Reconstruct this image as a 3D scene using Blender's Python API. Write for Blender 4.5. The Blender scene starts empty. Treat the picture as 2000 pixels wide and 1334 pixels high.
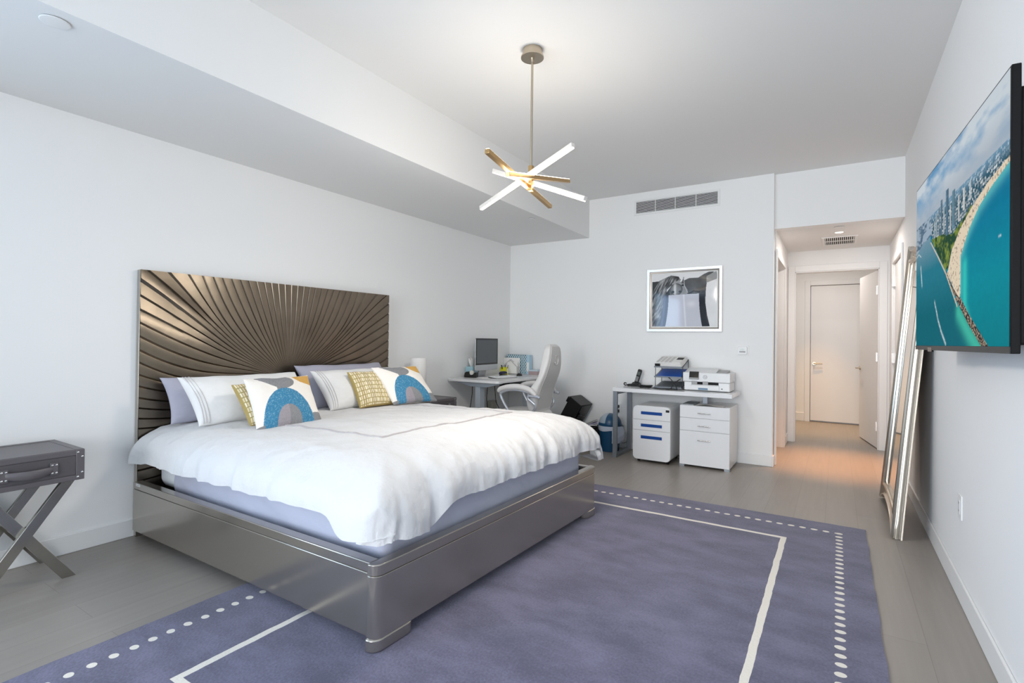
import bpy, bmesh, math, random
import numpy as np
from mathutils import Vector, Matrix

random.seed(7)
rng = np.random.RandomState(11)
SC = bpy.context.scene
COL = SC.collection
PI = math.pi
R = math.radians


def S(r, g, b, k=1.0):
    """sRGB 0-255 to linear RGBA"""
    o = []
    for c in (r, g, b):
        c = c / 255.0
        o.append((c / 12.92 if c <= 0.04045 else ((c + 0.055) / 1.055) ** 2.4) * k)
    return (o[0], o[1], o[2], 1.0)


# ------------------------------------------------------------------ camera
CAM = Vector((3.8331, 0.0, 1.285))
F_PX, YAW, PITCH, ROLL, PP_Y = 1005.97, -0.5623, 0.0075, 0.0119, -8.974
fw = Vector((math.sin(YAW) * math.cos(PITCH), math.cos(YAW) * math.cos(PITCH), math.sin(PITCH)))
rt = Vector((math.cos(YAW), -math.sin(YAW), 0))
up = rt.cross(fw)
rt, up = rt * math.cos(ROLL) + up * math.sin(ROLL), up * math.cos(ROLL) - rt * math.sin(ROLL)
cam_data = bpy.data.cameras.new('camera')
cam_data.sensor_width = 36
cam_data.lens = F_PX / 2000 * 36
cam_data.shift_y = PP_Y / 2000
cam_data.clip_start = 0.05
cam = bpy.data.objects.new('camera', cam_data)
m = Matrix.Identity(4)
for i in range(3):
    m[i][0], m[i][1], m[i][2], m[i][3] = rt[i], up[i], -fw[i], CAM[i]
cam.matrix_world = m
COL.objects.link(cam)
SC.camera = cam

# ------------------------------------------------------------------ world and exposure
SC.view_settings.view_transform = 'Standard'
SC.view_settings.look = 'None'
SC.view_settings.gamma = 1
SC.view_settings.use_curve_mapping = False
SC.view_settings.exposure = -0.07
world = bpy.data.worlds.new('sky')
SC.world = world
world.use_nodes = True
bg = world.node_tree.nodes['Background']
bg.inputs[0].default_value = (0.62, 0.78, 1.0, 1)
bg.inputs[1].default_value = 1.2
SC.cycles.max_bounces = 10
SC.cycles.diffuse_bounces = 6
SC.cycles.sample_clamp_indirect = 6

# ------------------------------------------------------------------ daylight through the windows
ROOM_W, BACK_Y, FRONT_Y, CEIL, SOFFIT_Z, SOFFIT_X = 4.375, 6.023, -4.2, 3.079, 2.598, 1.1755


def area(name, loc, rot, sx, sy, power, col):
    l = bpy.data.lights.new(name, 'AREA')
    l.shape = 'RECTANGLE'
    l.size, l.size_y, l.energy, l.color = sx, sy, power, col
    o = bpy.data.objects.new(name, l)
    o.location, o.rotation_euler = loc, rot
    COL.objects.link(o)
    return o


# big glazed wall behind the camera, and the corner glazing on the left
area('window_daylight', (3.15, FRONT_Y + 0.06, 1.5), (R(90), 0, 0), 2.3, 2.7, 78, (0.97, 0.985, 1.0)).data.spread = R(96)
area('corner_window_daylight', (0.06, -1.75, 1.3), (R(90), 0, R(-90)), 2.3, 2.4, 128, (0.52, 0.74, 1.0))


# ------------------------------------------------------------------ helpers
class MB:
    """collects shapes, links them as ONE mesh object"""

    def __init__(s, org=(0, 0, 0)):
        s.v, s.f, s.o = [], [], Vector(org)

    def add(s, V, F):
        o = len(s.v)
        s.v += [tuple(x) for x in V]
        s.f += [tuple(i + o for i in f) for f in F]
        return s

    def box(s, x0, x1, y0, y1, z0, z1, M=None):
        V = [Vector((x, y, z)) for z in (z0, z1) for y in (y0, y1) for x in (x0, x1)]
        if M is not None:
            V = [M @ p for p in V]
        return s.add(V, [(0, 2, 3, 1), (4, 5, 7, 6), (0, 1, 5, 4), (2, 6, 7, 3), (0, 4, 6, 2), (1, 3, 7, 5)])

    def bar(s, p, q, w, h, up=(0, 0, 1)):
        """rectangular bar from p to q, w across, h along up"""
        p, q = Vector(p), Vector(q)
        d = (q - p).normalized()
        a = d.cross(Vector(up)).normalized()
        b = a.cross(d)
        V = [e + a * (i * w / 2) + b * (j * h / 2) for e in (p, q) for j in (-1, 1) for i in (-1, 1)]
        return s.add(V, [(0, 2, 3, 1), (4, 5, 7, 6), (0, 1, 5, 4), (2, 6, 7, 3), (0, 4, 6, 2), (1, 3, 7, 5)])

    def cyl(s, p, q, r0, r1=None, n=20, caps=True):
        p, q = Vector(p), Vector(q)
        r1 = r0 if r1 is None else r1
        d = (q - p).normalized()
        a = d.orthogonal().normalized()
        b = d.cross(a)
        V = []
        for e, r in ((p, r0), (q, r1)):
            for k in range(n):
                t = 2 * PI * k / n
                V.append(e + a * (r * math.cos(t)) + b * (r * math.sin(t)))
        F = [(k, (k + 1) % n, n + (k + 1) % n, n + k) for k in range(n)]
        if caps:
            F += [tuple(range(n))[::-1], tuple(range(n, 2 * n))]
        return s.add(V, F)

    def tube(s, pts, r, n=8, closed=False):
        pts = [Vector(p) for p in pts]
        m_ = len(pts)
        rad = r if isinstance(r, (list, tuple)) else [r] * m_
        V, F = [], []
        prev = None
        for i, p in enumerate(pts):
            if closed:
                d = pts[(i + 1) % m_] - pts[i - 1]
            else:
                d = pts[min(i + 1, m_ - 1)] - pts[max(i - 1, 0)]
            d.normalize()
            a = d.orthogonal().normalized() if prev is None else (prev - d * prev.dot(d)).normalized()
            prev = a
            b = d.cross(a)
            for k in range(n):
                t = 2 * PI * k / n
                V.append(p + (a * math.cos(t) + b * math.sin(t)) * rad[i])
        for i in range(m_ if closed else m_ - 1):
            j = (i + 1) % m_
            for k in range(n):
                F.append((i * n + k, i * n + (k + 1) % n, j * n + (k + 1) % n, j * n + k))
        if not closed:
            F += [tuple(range(n))[::-1], tuple(range((m_ - 1) * n, m_ * n))]
        return s.add(V, F)

    def lathe(s, prof, c=(0, 0, 0), n=36, caps=True):
        c = Vector(c)
        V, F = [], []
        for r, z in prof:
            for k in range(n):
                t = 2 * PI * k / n
                V.append(c + Vector((r * math.cos(t), r * math.sin(t), z)))
        for i in range(len(prof) - 1):
            for k in range(n):
                F.append((i * n + k, i * n + (k + 1) % n, (i + 1) * n + (k + 1) % n, (i + 1) * n + k))
        if caps:
            F += [tuple(range(n))[::-1], tuple(range((len(prof) - 1) * n, len(prof) * n))]
        return s.add(V, F)

    def prism(s, poly, fn, w0, w1):
        """poly: list of (u, v); fn(u, v, w) -> point; extruded from w0 to w1"""
        n = len(poly)
        V = [fn(u, v, w0) for u, v in poly] + [fn(u, v, w1) for u, v in poly]
        F = [(k, (k + 1) % n, n + (k + 1) % n, n + k) for k in range(n)]
        F += [tuple(range(n))[::-1], tuple(range(n, 2 * n))]
        return s.add(V, F)

    def grid(s, P, close_u=False, close_v=False):
        a, b = P.shape[:2]
        V = P.reshape(-1, 3).tolist()
        F = []
        for i in range(a if close_u else a - 1):
            for j in range(b if close_v else b - 1):
                i2, j2 = (i + 1) % a, (j + 1) % b
                F.append((i * b + j, i2 * b + j, i2 * b + j2, i * b + j2))
        return s.add(V, F)

    def build(s, name, mat, parent=None, bevel=0, seg=2, angle=35, subsurf=0, fix=True):
        me = bpy.data.meshes.new(name)
        me.from_pydata([tuple(Vector(p) - s.o) for p in s.v], [], s.f)
        if fix:
            bm = bmesh.new()
            bm.from_mesh(me)
            bmesh.ops.recalc_face_normals(bm, faces=bm.faces)
            bm.to_mesh(me)
            bm.free()
        if mat is not None:
            me.materials.append(mat)
        if angle:
            me.polygons.foreach_set('use_smooth', [True] * len(me.polygons))
            me.set_sharp_from_angle(angle=R(angle))
        me.update()
        o = bpy.data.objects.new(name, me)
        COL.objects.link(o)
        if parent is not None:
            o.parent = parent
        if bevel:
            b = o.modifiers.new('bevel', 'BEVEL')
            b.width, b.segments, b.limit_method, b.angle_limit = bevel, seg, 'ANGLE', R(40)
            b.harden_normals = False
        if subsurf:
            ss = o.modifiers.new('subsurf', 'SUBSURF')
            ss.levels = ss.render_levels = subsurf
        return o


def tag(o, label, cat, group=None):
    o['label'], o['category'] = label, cat
    if group:
        o['group'] = group
    return o


def thing(name, label, cat, loc=(0, 0, 0), rz=0.0, group=None):
    o = bpy.data.objects.new(name, None)
    o.empty_display_size = 0.05
    COL.objects.link(o)
    o.location, o.rotation_euler = loc, (0, 0, rz)
    return tag(o, label, cat, group)


def struct(name, mb, mat, parent=None, **k):
    o = mb.build(name, mat, parent, **k)
    if parent is None:
        o['kind'] = 'structure'
    return o


def boxmb(*a, org=(0, 0, 0)):
    return MB(org).box(*a)


def copy_tree(o, parent=None):
    c = o.copy()
    COL.objects.link(c)
    if parent is not None:
        c.parent = parent
    for ch in [x for x in bpy.data.objects if x.parent == o]:
        copy_tree(ch, c)
    return c


def rrect(w, h, r, n=6):
    """rounded rectangle outline centred on 0"""
    P = []
    for cx, cy, a0 in ((w / 2 - r, h / 2 - r, 0), (-w / 2 + r, h / 2 - r, 90), (-w / 2 + r, -h / 2 + r, 180), (w / 2 - r, -h / 2 + r, 270)):
        for k in range(n + 1):
            t = R(a0 + 90 * k / n)
            P.append((cx + r * math.cos(t), cy + r * math.sin(t)))
    return P


# ------------------------------------------------------------------ materials
MATS = {}


def mat(name, col, rough=0.5, metal=0.0, bump=0.0, bscale=200.0, bdetail=3, var=0.0, vscale=3.0, coat=0.0,
        sheen=0.0, trans=0.0, emit=None, estr=0.0, spec=0.5, stretch=None, alpha=1.0, aniso=0.0, vcol=False, ior=None, bdist=0.002):
    mt = bpy.data.materials.new(name)
    mt.use_nodes = True
    nt = mt.node_tree
    N, L = nt.nodes, nt.links
    p = N['Principled BSDF']
    p.inputs['Base Color'].default_value = col
    p.inputs['Roughness'].default_value = rough
    p.inputs['Metallic'].default_value = metal
    p.inputs['Coat Weight'].default_value = coat
    p.inputs['Sheen Weight'].default_value = sheen
    p.inputs['Transmission Weight'].default_value = trans
    p.inputs['Specular IOR Level'].default_value = spec
    p.inputs['Alpha'].default_value = alpha
    if ior:
        p.inputs['IOR'].default_value = ior
    if emit is not None:
        p.inputs['Emission Color'].default_value = emit
        p.inputs['Emission Strength'].default_value = estr
    if vcol:
        a = N.new('ShaderNodeAttribute')
        a.attribute_name = 'paint'
        L.new(a.outputs['Color'], p.inputs['Base Color'])
        if emit is not None:
            L.new(a.outputs['Color'], p.inputs['Emission Color'])
    if bump or var:
        tc = N.new('ShaderNodeTexCoord')
        mp = N.new('ShaderNodeMapping')
        L.new(tc.outputs['Object'], mp.inputs['Vector'])
        if stretch:
            mp.inputs['Scale'].default_value = stretch
    if bump:
        nz = N.new('ShaderNodeTexNoise')
        nz.inputs['Scale'].default_value = bscale
        nz.inputs['Detail'].default_value = bdetail
        L.new(mp.outputs['Vector'], nz.inputs['Vector'])
        b = N.new('ShaderNodeBump')
        b.inputs['Strength'].default_value = min(1.0, bump)
        b.inputs['Distance'].default_value = bdist
        L.new(nz.outputs['Fac'], b.inputs['Height'])
        L.new(b.outputs['Normal'], p.inputs['Normal'])
    if var:
        nz2 = N.new('ShaderNodeTexNoise')
        nz2.inputs['Scale'].default_value = vscale
        nz2.inputs['Detail'].default_value = 5
        L.new(mp.outputs['Vector'], nz2.inputs['Vector'])
        mx = N.new('ShaderNodeMix')
        mx.data_type = 'RGBA'
        mx.inputs['A'].default_value = tuple(c * (1 - var) for c in col[:3]) + (1,)
        mx.inputs['B'].default_value = tuple(min(1, c * (1 + var)) for c in col[:3]) + (1,)
        L.new(nz2.outputs['Fac'], mx.inputs['Factor'])
        L.new(mx.outputs['Result'], p.inputs['Base Color'])
    MATS[name] = mt
    return mt


def math_node(nt, op, a, b=None, c=None):
    n = nt.nodes.new('ShaderNodeMath')
    n.operation = op
    for i, x in enumerate((a, b, c)):
        if x is None:
            continue
        if isinstance(x, (int, float)):
            n.inputs[i].default_value = x
        else:
            nt.links.new(x, n.inputs[i])
    return n.outputs[0]


def paint(o, rgb):
    """per-vertex linear colours (the thing's own printed or woven pattern)"""
    me = o.data
    at = me.color_attributes.new('paint', 'FLOAT_COLOR', 'POINT')
    a = np.ones((len(me.vertices), 4), dtype=np.float32)
    a[:, :3] = rgb
    at.data.foreach_set('color', a.ravel())


def lin(c):
    c = np.asarray(c, dtype=float) / 255.0
    return np.where(c <= 0.04045, c / 12.92, ((c + 0.055) / 1.055) ** 2.4)


def vnoise(x, y, seed=0):
    """smooth value noise on arrays"""
    xi, yi = np.floor(x).astype(int), np.floor(y).astype(int)
    xf, yf = x - xi, y - yi

    def h(a, b):
        n = (a * 374761393 + b * 668265263 + seed * 974634777) & 0x7fffffff
        n = ((n ^ (n >> 13)) * 1274126177) & 0x7fffffff
        return ((n ^ (n >> 16)) & 0xffff) / 65535.0
    u, v = xf * xf * (3 - 2 * xf), yf * yf * (3 - 2 * yf)
    return (h(xi, yi) * (1 - u) + h(xi + 1, yi) * u) * (1 - v) + (h(xi, yi + 1) * (1 - u) + h(xi + 1, yi + 1) * u) * v


def fbm(x, y, seed=0, oct=4):
    s, a, t = 0, 1.0, 0
    for k in range(oct):
        s = s + a * vnoise(x * 2 ** k, y * 2 ** k, seed + k)
        t += a
        a *= 0.5
    return s / t


white_wall = mat('white_wall_paint', S(238, 238, 237), 0.85, bump=0.06, bscale=90)
white_ceil = mat('white_ceiling_paint', S(232, 232, 231), 0.9, bump=0.05, bscale=90)
white_trim = mat('white_trim_paint', S(232, 232, 231), 0.45)
white_door = mat('white_door_lacquer', S(230, 228, 226), 0.4)
white_plastic = mat('white_plastic', S(228, 229, 229), 0.35)
white_gloss = mat('white_gloss_laminate', S(232, 233, 235), 0.14)
white_lam = mat('white_laminate', S(226, 226, 226), 0.22)
grey_plastic = mat('grey_plastic', S(158, 158, 158), 0.4)
dark_slot = mat('dark_slot', S(20, 20, 20), 0.9)
black_plastic = mat('black_plastic', S(16, 16, 17), 0.38)
black_matte = mat('black_matte', S(9, 9, 10), 0.55, spec=0.2)
black_gloss = mat('black_gloss', S(10, 11, 13), 0.1)
black_rubber = mat('black_rubber', S(14, 14, 15), 0.6)
chrome = mat('polished_steel', S(196, 196, 196), 0.16, 1.0)
nickel = mat('brushed_nickel', S(190, 178, 160), 0.3, 1.0)
alu = mat('aluminium', S(200, 201, 203), 0.34, 1.0)
silver_paint = mat('silver_paint', S(150, 156, 163), 0.35, 0.6)
blue_plastic = mat('deep_blue_plastic', S(4, 66, 142), 0.35)
paper_white = mat('white_paper', S(235, 234, 231), 0.8)

# ------------------------------------------------------------------ floor (wide grey planks running away from the windows)
def floor_material():
    mt = bpy.data.materials.new('grey_plank_floor')
    mt.use_nodes = True
    nt = mt.node_tree
    N, L = nt.nodes, nt.links
    p = N['Principled BSDF']
    tc = N.new('ShaderNodeTexCoord')
    mp = N.new('ShaderNodeMapping')
    mp.inputs['Rotation'].default_value = (0, 0, R(90))
    mp.inputs['Location'].default_value = (0.3, 0.03, 0)
    L.new(tc.outputs['Object'], mp.inputs['Vector'])
    br = N.new('ShaderNodeTexBrick')
    br.inputs['Scale'].default_value = 1.0
    br.inputs['Brick Width'].default_value = 1.85
    br.inputs['Row Height'].default_value = 0.20
    br.inputs['Mortar Size'].default_value = 0.0012
    br.inputs['Mortar Smooth'].default_value = 0.3
    br.inputs['Bias'].default_value = 0.0
    br.inputs['Color1'].default_value = S(143, 136, 129)
    br.inputs['Color2'].default_value = S(148, 141, 134)
    br.inputs['Mortar'].default_value = S(122, 115, 108)
    br.offset = 0.37
    L.new(mp.outputs['Vector'], br.inputs['Vector'])
    mp2 = N.new('ShaderNodeMapping')
    mp2.inputs['Scale'].default_value = (14, 0.8, 1)
    L.new(tc.outputs['Object'], mp2.inputs['Vector'])
    nz = N.new('ShaderNodeTexNoise')
    nz.inputs['Scale'].default_value = 2.2
    nz.inputs['Detail'].default_value = 6
    L.new(mp2.outputs['Vector'], nz.inputs['Vector'])
    rmp = N.new('ShaderNodeMapRange')
    rmp.inputs['From Min'].default_value, rmp.inputs['From Max'].default_value = 0.3, 0.7
    rmp.inputs['To Min'].default_value, rmp.inputs['To Max'].default_value = 0.95, 1.05
    L.new(nz.outputs['Fac'], rmp.inputs['Value'])
    vm = N.new('ShaderNodeVectorMath')
    vm.operation = 'SCALE'
    L.new(br.outputs['Color'], vm.inputs[0])
    L.new(rmp.outputs['Result'], vm.inputs['Scale'])
    L.new(vm.outputs['Vector'], p.inputs['Base Color'])
    p.inputs['Roughness'].default_value = 0.36
    b = N.new('ShaderNodeBump')
    b.inputs['Strength'].default_value = 0.05
    b.inputs['Distance'].default_value = 0.002
    L.new(nz.outputs['Fac'], b.inputs['Height'])
    L.new(b.outputs['Normal'], p.inputs['Normal'])
    return mt


struct('floor', boxmb(-0.12, 5.4, FRONT_Y - 0.12, 10.2, -0.12, 0), floor_material(), angle=0)
struct('ceiling', boxmb(-0.12, 4.5, FRONT_Y - 0.12, 6.22, CEIL, CEIL + 0.12), white_ceil, angle=0)
struct('ceiling_soffit', boxmb(0, SOFFIT_X, FRONT_Y, BACK_Y, SOFFIT_Z, CEIL), white_ceil, angle=0)
# left (headboard) wall with its corner window opening behind the camera
wl = MB()
wl.box(-0.12, 0, -0.6, BACK_Y + 0.12, 0, CEIL)
wl.box(-0.12, 0, FRONT_Y - 0.12, -3.4, 0, CEIL)
wl.box(-0.12, 0, -3.4, -0.6, 2.55, CEIL)
wl.box(-0.12, 0, -3.4, -0.6, 0, 0.1)
struct('wall_left', wl, white_wall, angle=0)
wf = MB()
wf.box(0, 1.95, FRONT_Y - 0.12, FRONT_Y, 0, CEIL)
wf.box(4.3, 4.5, FRONT_Y - 0.12, FRONT_Y, 0, CEIL)
wf.box(1.95, 4.3, FRONT_Y - 0.12, FRONT_Y, 2.9, CEIL)
struct('wall_front', wf, white_wall, angle=0)
# window frames
glass = mat('window_glass', (0.95, 0.98, 1, 1), 0.0, trans=1.0, ior=1.02, spec=0.1)
for k, (args, pane) in enumerate((
        (((1.95, 2.0), (3.1, 3.15), (4.25, 4.3)), None), (((-3.4, -3.35), (-2.02, -1.97), (-0.65, -0.6)), None))):
    fb, pb = MB(), MB()
    if k == 0:
        for a, b in args:
            fb.box(a, b, FRONT_Y - 0.1, FRONT_Y - 0.02, 0, 2.9)
        fb.box(2.0, 4.25, FRONT_Y - 0.1, FRONT_Y - 0.02, 0, 0.06)
        fb.box(2.0, 4.25, FRONT_Y - 0.1, FRONT_Y - 0.02, 2.84, 2.9)
        pb.box(2.0, 4.25, FRONT_Y - 0.07, FRONT_Y - 0.06, 0.06, 2.84)
    else:
        for a, b in args:
            fb.box(-0.1, -0.02, a, b, 0.1, 2.55)
        fb.box(-0.1, -0.02, -3.35, -0.65, 0.1, 0.16)
        fb.box(-0.1, -0.02, -3.35, -0.65, 2.49, 2.55)
        pb.box(-0.07, -0.06, -3.35, -0.65, 0.16, 2.49)
    w = struct('window_%d' % (k + 1), fb, alu, angle=0)
    pb.build('pane', glass, w, angle=0)

BW = 3.271          # right end of the back wall
HALL_L, HALL_Y, HALL_Z = 3.28, 7.74, 2.503
struct('wall_back', boxmb(-0.12, BW, BACK_Y, BACK_Y + 0.13, 0, CEIL), white_wall, angle=0, bevel=0.004)
struct('wall_header', boxmb(BW - 0.05, 4.5, 6.092, 6.21, HALL_Z, CEIL), white_wall, angle=0)
struct('ceiling_hall', boxmb(3.1, 4.5, 6.21, HALL_Y + 0.1, HALL_Z, HALL_Z + 0.1), white_ceil, angle=0)
hl = MB()
hl.box(3.17, HALL_L, BACK_Y + 0.13, 6.2, 0, HALL_Z)
hl.box(3.17, HALL_L, 7.22, HALL_Y, 0, HALL_Z)
hl.box(3.17, HALL_L, 6.2, 7.22, 2.22, HALL_Z)
struct('wall_hall_left', hl, white_wall, angle=0)
struct('wall_closet', boxmb(2.2, 2.3, 6.15, 8.0, 0, 2.6).box(2.3, 3.17, 7.9, 8.0, 0, 2.6).box(2.3, 3.17, 6.15, 7.9, 2.5, 2.6), white_wall, angle=0)
wr = MB()
wr.box(ROOM_W, 4.5, FRONT_Y - 0.12, 6.28, 0, CEIL)
wr.box(ROOM_W, 4.5, 7.2, HALL_Y + 0.1, 0, CEIL)
wr.box(ROOM_W, 4.5, 6.28, 7.2, 2.2, CEIL)
wr.box(4.46, 4.5, 6.28, 7.2, 0, 2.2)
struct('wall_right', wr, white_wall, angle=0)
OPL, OPR, OPT = 3.366, 4.275, 2.232
we = MB()
we.box(2.2, OPL, HALL_Y, HALL_Y + 0.12, 0, 2.75)
we.box(OPR, 5.2, HALL_Y, HALL_Y + 0.12, 0, 2.75)
we.box(OPL, OPR, HALL_Y, HALL_Y + 0.12, OPT, 2.75)
struct('wall_hall_end', we, white_wall, angle=0)
FAR_Y = 9.93
wv = MB()
wv.box(2.2, 3.46, FAR_Y, FAR_Y + 0.12, 0, 2.75)
wv.box(4.38, 5.2, FAR_Y, FAR_Y + 0.12, 0, 2.75)
wv.box(3.46, 4.38, FAR_Y, FAR_Y + 0.12, 2.265, 2.75)
wv.box(3.46, 4.38, FAR_Y + 0.07, FAR_Y + 0.12, 0, 2.265)
struct('wall_far', wv, white_wall, angle=0)
struct('wall_corridor', boxmb(2.2, 2.3, HALL_Y + 0.12, FAR_Y, 0, 2.75).box(5.1, 5.2, HALL_Y + 0.12, FAR_Y, 0, 2.75), white_wall, angle=0)
struct('ceiling_corridor', boxmb(2.2, 5.2, HALL_Y, FAR_Y + 0.12, 2.75, 2.85), white_ceil, angle=0)

# baseboards
BT = 0.013
for nm, a in (('baseboard_left', (0, BT, -0.6, BACK_Y, 0, 0.112)), ('baseboard_back', (BT, BW, BACK_Y - BT, BACK_Y, 0, 0.112)),
              ('baseboard_right', (ROOM_W - BT, ROOM_W, FRONT_Y, 6.18, 0, 0.112)),
              ('baseboard_hall', (HALL_L, HALL_L + BT, 7.3, HALL_Y - BT, 0, 0.112)),
              ('baseboard_far', (2.3, 3.38, FAR_Y - BT, FAR_Y, 0, 0.14))):
    struct(nm, boxmb(*a), white_trim, bevel=0.004)
struct('baseboard_end', boxmb(BW, BW + BT, BACK_Y - BT, BACK_Y + 0.12, 0, 0.112), white_trim, bevel=0.003)

# door casings
c1 = MB()
c1.box(OPL - 0.08, OPL, HALL_Y - 0.018, HALL_Y, 0, OPT + 0.08)
c1.box(OPR, OPR + 0.08, HALL_Y - 0.018, HALL_Y, 0, OPT + 0.08)
c1.box(OPL, OPR, HALL_Y - 0.018, HALL_Y, OPT, OPT + 0.08)
c1.box(OPL - 0.0, OPL + 0.012, HALL_Y - 0.01, HALL_Y + 0.12, 0, OPT)
c1.box(OPR - 0.012, OPR, HALL_Y - 0.01, HALL_Y + 0.12, 0, OPT)
c1.box(OPL, OPR, HALL_Y - 0.01, HALL_Y + 0.12, OPT - 0.012, OPT)
struct('trim_1', c1, white_trim, bevel=0.003)
c2 = MB()
c2.box(HALL_L, HALL_L + 0.016, 6.12, 6.2, 0, 2.29)
c2.box(HALL_L, HALL_L + 0.016, 7.22, 7.3, 0, 2.29)
c2.box(HALL_L, HALL_L + 0.016, 6.2, 7.22, 2.22, 2.29)
struct('trim_2', c2, white_trim, bevel=0.003)
c3 = MB()
c3.box(ROOM_W - 0.016, ROOM_W, 6.2, 6.28, 0, 2.28)
c3.box(ROOM_W - 0.016, ROOM_W, 7.2, 7.28, 0, 2.28)
c3.box(ROOM_W - 0.016, ROOM_W, 6.28, 7.2, 2.2, 2.28)
struct('trim_3', c3, white_trim, bevel=0.003)
c4 = MB()
c4.box(3.38, 3.46, FAR_Y - 0.018, FAR_Y, 0, 2.345)
c4.box(4.38, 4.46, FAR_Y - 0.018, FAR_Y, 0, 2.345)
c4.box(3.46, 4.38, FAR_Y - 0.018, FAR_Y, 2.265, 2.345)
struct('trim_4', c4, white_trim, bevel=0.003)

hinge_metal = mat('satin_hinge_metal', S(205, 203, 200), 0.35, 0.9)


def lever(parent, name, c, n, d, length=0.12):
    """c: rose centre, n: outward normal, d: direction of the lever"""
    c, n, d = Vector(c), Vector(n), Vector(d)
    b = MB()
    b.cyl(c, c + n * 0.012, 0.026, n=24)
    b.cyl(c + n * 0.012, c + n * 0.05, 0.009)
    b.tube([c + n * 0.05 - d * 0.008, c + n * 0.053 + d * 0.02, c + n * 0.05 + d * length * 0.6, c + n * 0.046 + d * length], [0.011, 0.0105, 0.009, 0.008], n=10)
    b.build(name, nickel, parent)


d1 = struct('door_1', boxmb(3.468, 4.372, FAR_Y + 0.012, FAR_Y + 0.055, 0.02, 2.258), white_door, bevel=0.002)
lever(d1, 'lever_handle', (3.519, FAR_Y + 0.012, 0.967), (0, -1, 0), (1, 0, 0))
# open door, hinged on the right and swung into the corridor
ang = math.atan2(8.705 - 7.80, 4.100 - 4.262)
Md = Matrix.Translation((4.262, 7.80, 0)) @ Matrix.Rotation(ang, 4, 'Z')
d2 = struct('door_2', MB().box(0, 0.89, -0.045, 0, 0.012, 2.215, Md), white_door, bevel=0.002)
for sgn in (1, -1):
    b0 = Md @ Vector((0.835, 0 if sgn > 0 else -0.045, 0.965))
    nn = (Md.to_3x3() @ Vector((0, sgn, 0))).normalized()
    lever(d2, 'lever_handle', b0, nn, (Md.to_3x3() @ Vector((-1, 0, 0))).normalized())
for z in (0.285, 1.138, 1.965):
    hb = MB()
    hb.box(4.245, 4.2625, 7.772, 7.7745, z - 0.055, z + 0.055)
    hb.cyl((4.266, 7.774, z - 0.055), (4.266, 7.774, z + 0.055), 0.006, n=12)
    hb.box(-0.001, 0.001, -0.044, -0.002, z - 0.055, z + 0.055, Md)
    hb.build('hinge', hinge_metal, d2)
d3 = struct('door_3', boxmb(ROOM_W + 0.012, ROOM_W + 0.055, 6.285, 7.195, 0.012, 2.193), white_door, bevel=0.002)
lever(d3, 'lever_handle', (ROOM_W + 0.012, 6.40, 0.945), (-1, 0, 0), (0, 1, 0))
for z in (1.14, 2.0):
    hb = MB()
    hb.box(ROOM_W - 0.019, ROOM_W + 0.012, 7.165, 7.2, z - 0.055, z + 0.055)
    hb.build('hinge', hinge_metal, d3)

# ------------------------------------------------------------------ fixtures on walls and ceilings
t = thing('air_vent', 'long white linear air vent high on the wall above the framed picture', 'vent', (2.2475, BACK_Y, 2.9))
o_ = t.location
fr = MB(o_)
x0, x1, z0, z1 = 1.785, 2.71, 2.832, 2.967
fr.box(x0 - 0.025, x1 + 0.025, BACK_Y - 0.008, BACK_Y, z0 - 0.025, z0)
fr.box(x0 - 0.025, x1 + 0.025, BACK_Y - 0.008, BACK_Y, z1, z1 + 0.025)
fr.box(x0 - 0.025, x0, BACK_Y - 0.008, BACK_Y, z0, z1)
fr.box(x1, x1 + 0.025, BACK_Y - 0.008, BACK_Y, z0, z1)
fr.build('frame', white_trim, t, bevel=0.002)
MB(o_).box(x0, x1, BACK_Y - 0.0015, BACK_Y - 0.0005, z0, z1).build('backing', dark_slot, t, angle=0)
sl = MB(o_)
for k in range(9):
    z = z0 + (k + 0.5) * (z1 - z0) / 9
    sl.box(x0, x1, BACK_Y - 0.007, BACK_Y - 0.002, z - 0.0026, z + 0.0026)
for k in (1, 2, 3):
    x = x0 + (x1 - x0) * k / 4
    sl.box(x - 0.003, x + 0.003, BACK_Y - 0.0075, BACK_Y - 0.002, z0, z1)
sl.build('grille', white_trim, t, angle=0)

t = thing('return_grille', 'square white return air grille in the hallway ceiling', 'vent', (3.855, 7.1, HALL_Z))
o_ = t.location
x0, x1, y0, y1 = 3.71, 4.0, 6.87, 7.36
fr = MB(o_)
for a in ((x0 - 0.03, x1 + 0.03, y0 - 0.03, y0), (x0 - 0.03, x1 + 0.03, y1, y1 + 0.03), (x0 - 0.03, x0, y0, y1), (x1, x1 + 0.03, y0, y1)):
    fr.box(a[0], a[1], a[2], a[3], HALL_Z - 0.009, HALL_Z)
fr.build('frame', white_trim, t, bevel=0.002)
MB(o_).box(x0, x1, y0, y1, HALL_Z - 0.0015, HALL_Z - 0.0005).build('backing', dark_slot, t, angle=0)
sl = MB(o_)
for k in range(15):
    x = x0 + (k + 0.5) * (x1 - x0) / 15
    sl.box(x - 0.004, x + 0.004, y0, y1, HALL_Z - 0.008, HALL_Z - 0.002)
sl.box(x0, x1, (y0 + y1) / 2 - 0.012, (y0 + y1) / 2 + 0.012, HALL_Z - 0.0085, HALL_Z - 0.002)
sl.build('grille', white_trim, t, angle=0)

warm_lens = mat('lit_lens', (1, 1, 1, 1), 0.4, emit=(1.0, 0.86, 0.7, 1), estr=6)
t = thing('recessed_downlight', 'lit round recessed downlight in the hallway ceiling beside the return grille', 'ceiling light', (3.85, 6.6, HALL_Z))
MB(t.location).lathe([(0.036, -0.001), (0.05, -0.006), (0.06, -0.004), (0.062, 0.0)], t.location, caps=False).build('trim_ring', white_trim, t)
MB(t.location).cyl((3.85, 6.6, HALL_Z - 0.003), (3.85, 6.6, HALL_Z - 0.001), 0.037, n=28).build('lens', warm_lens, t)


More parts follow.
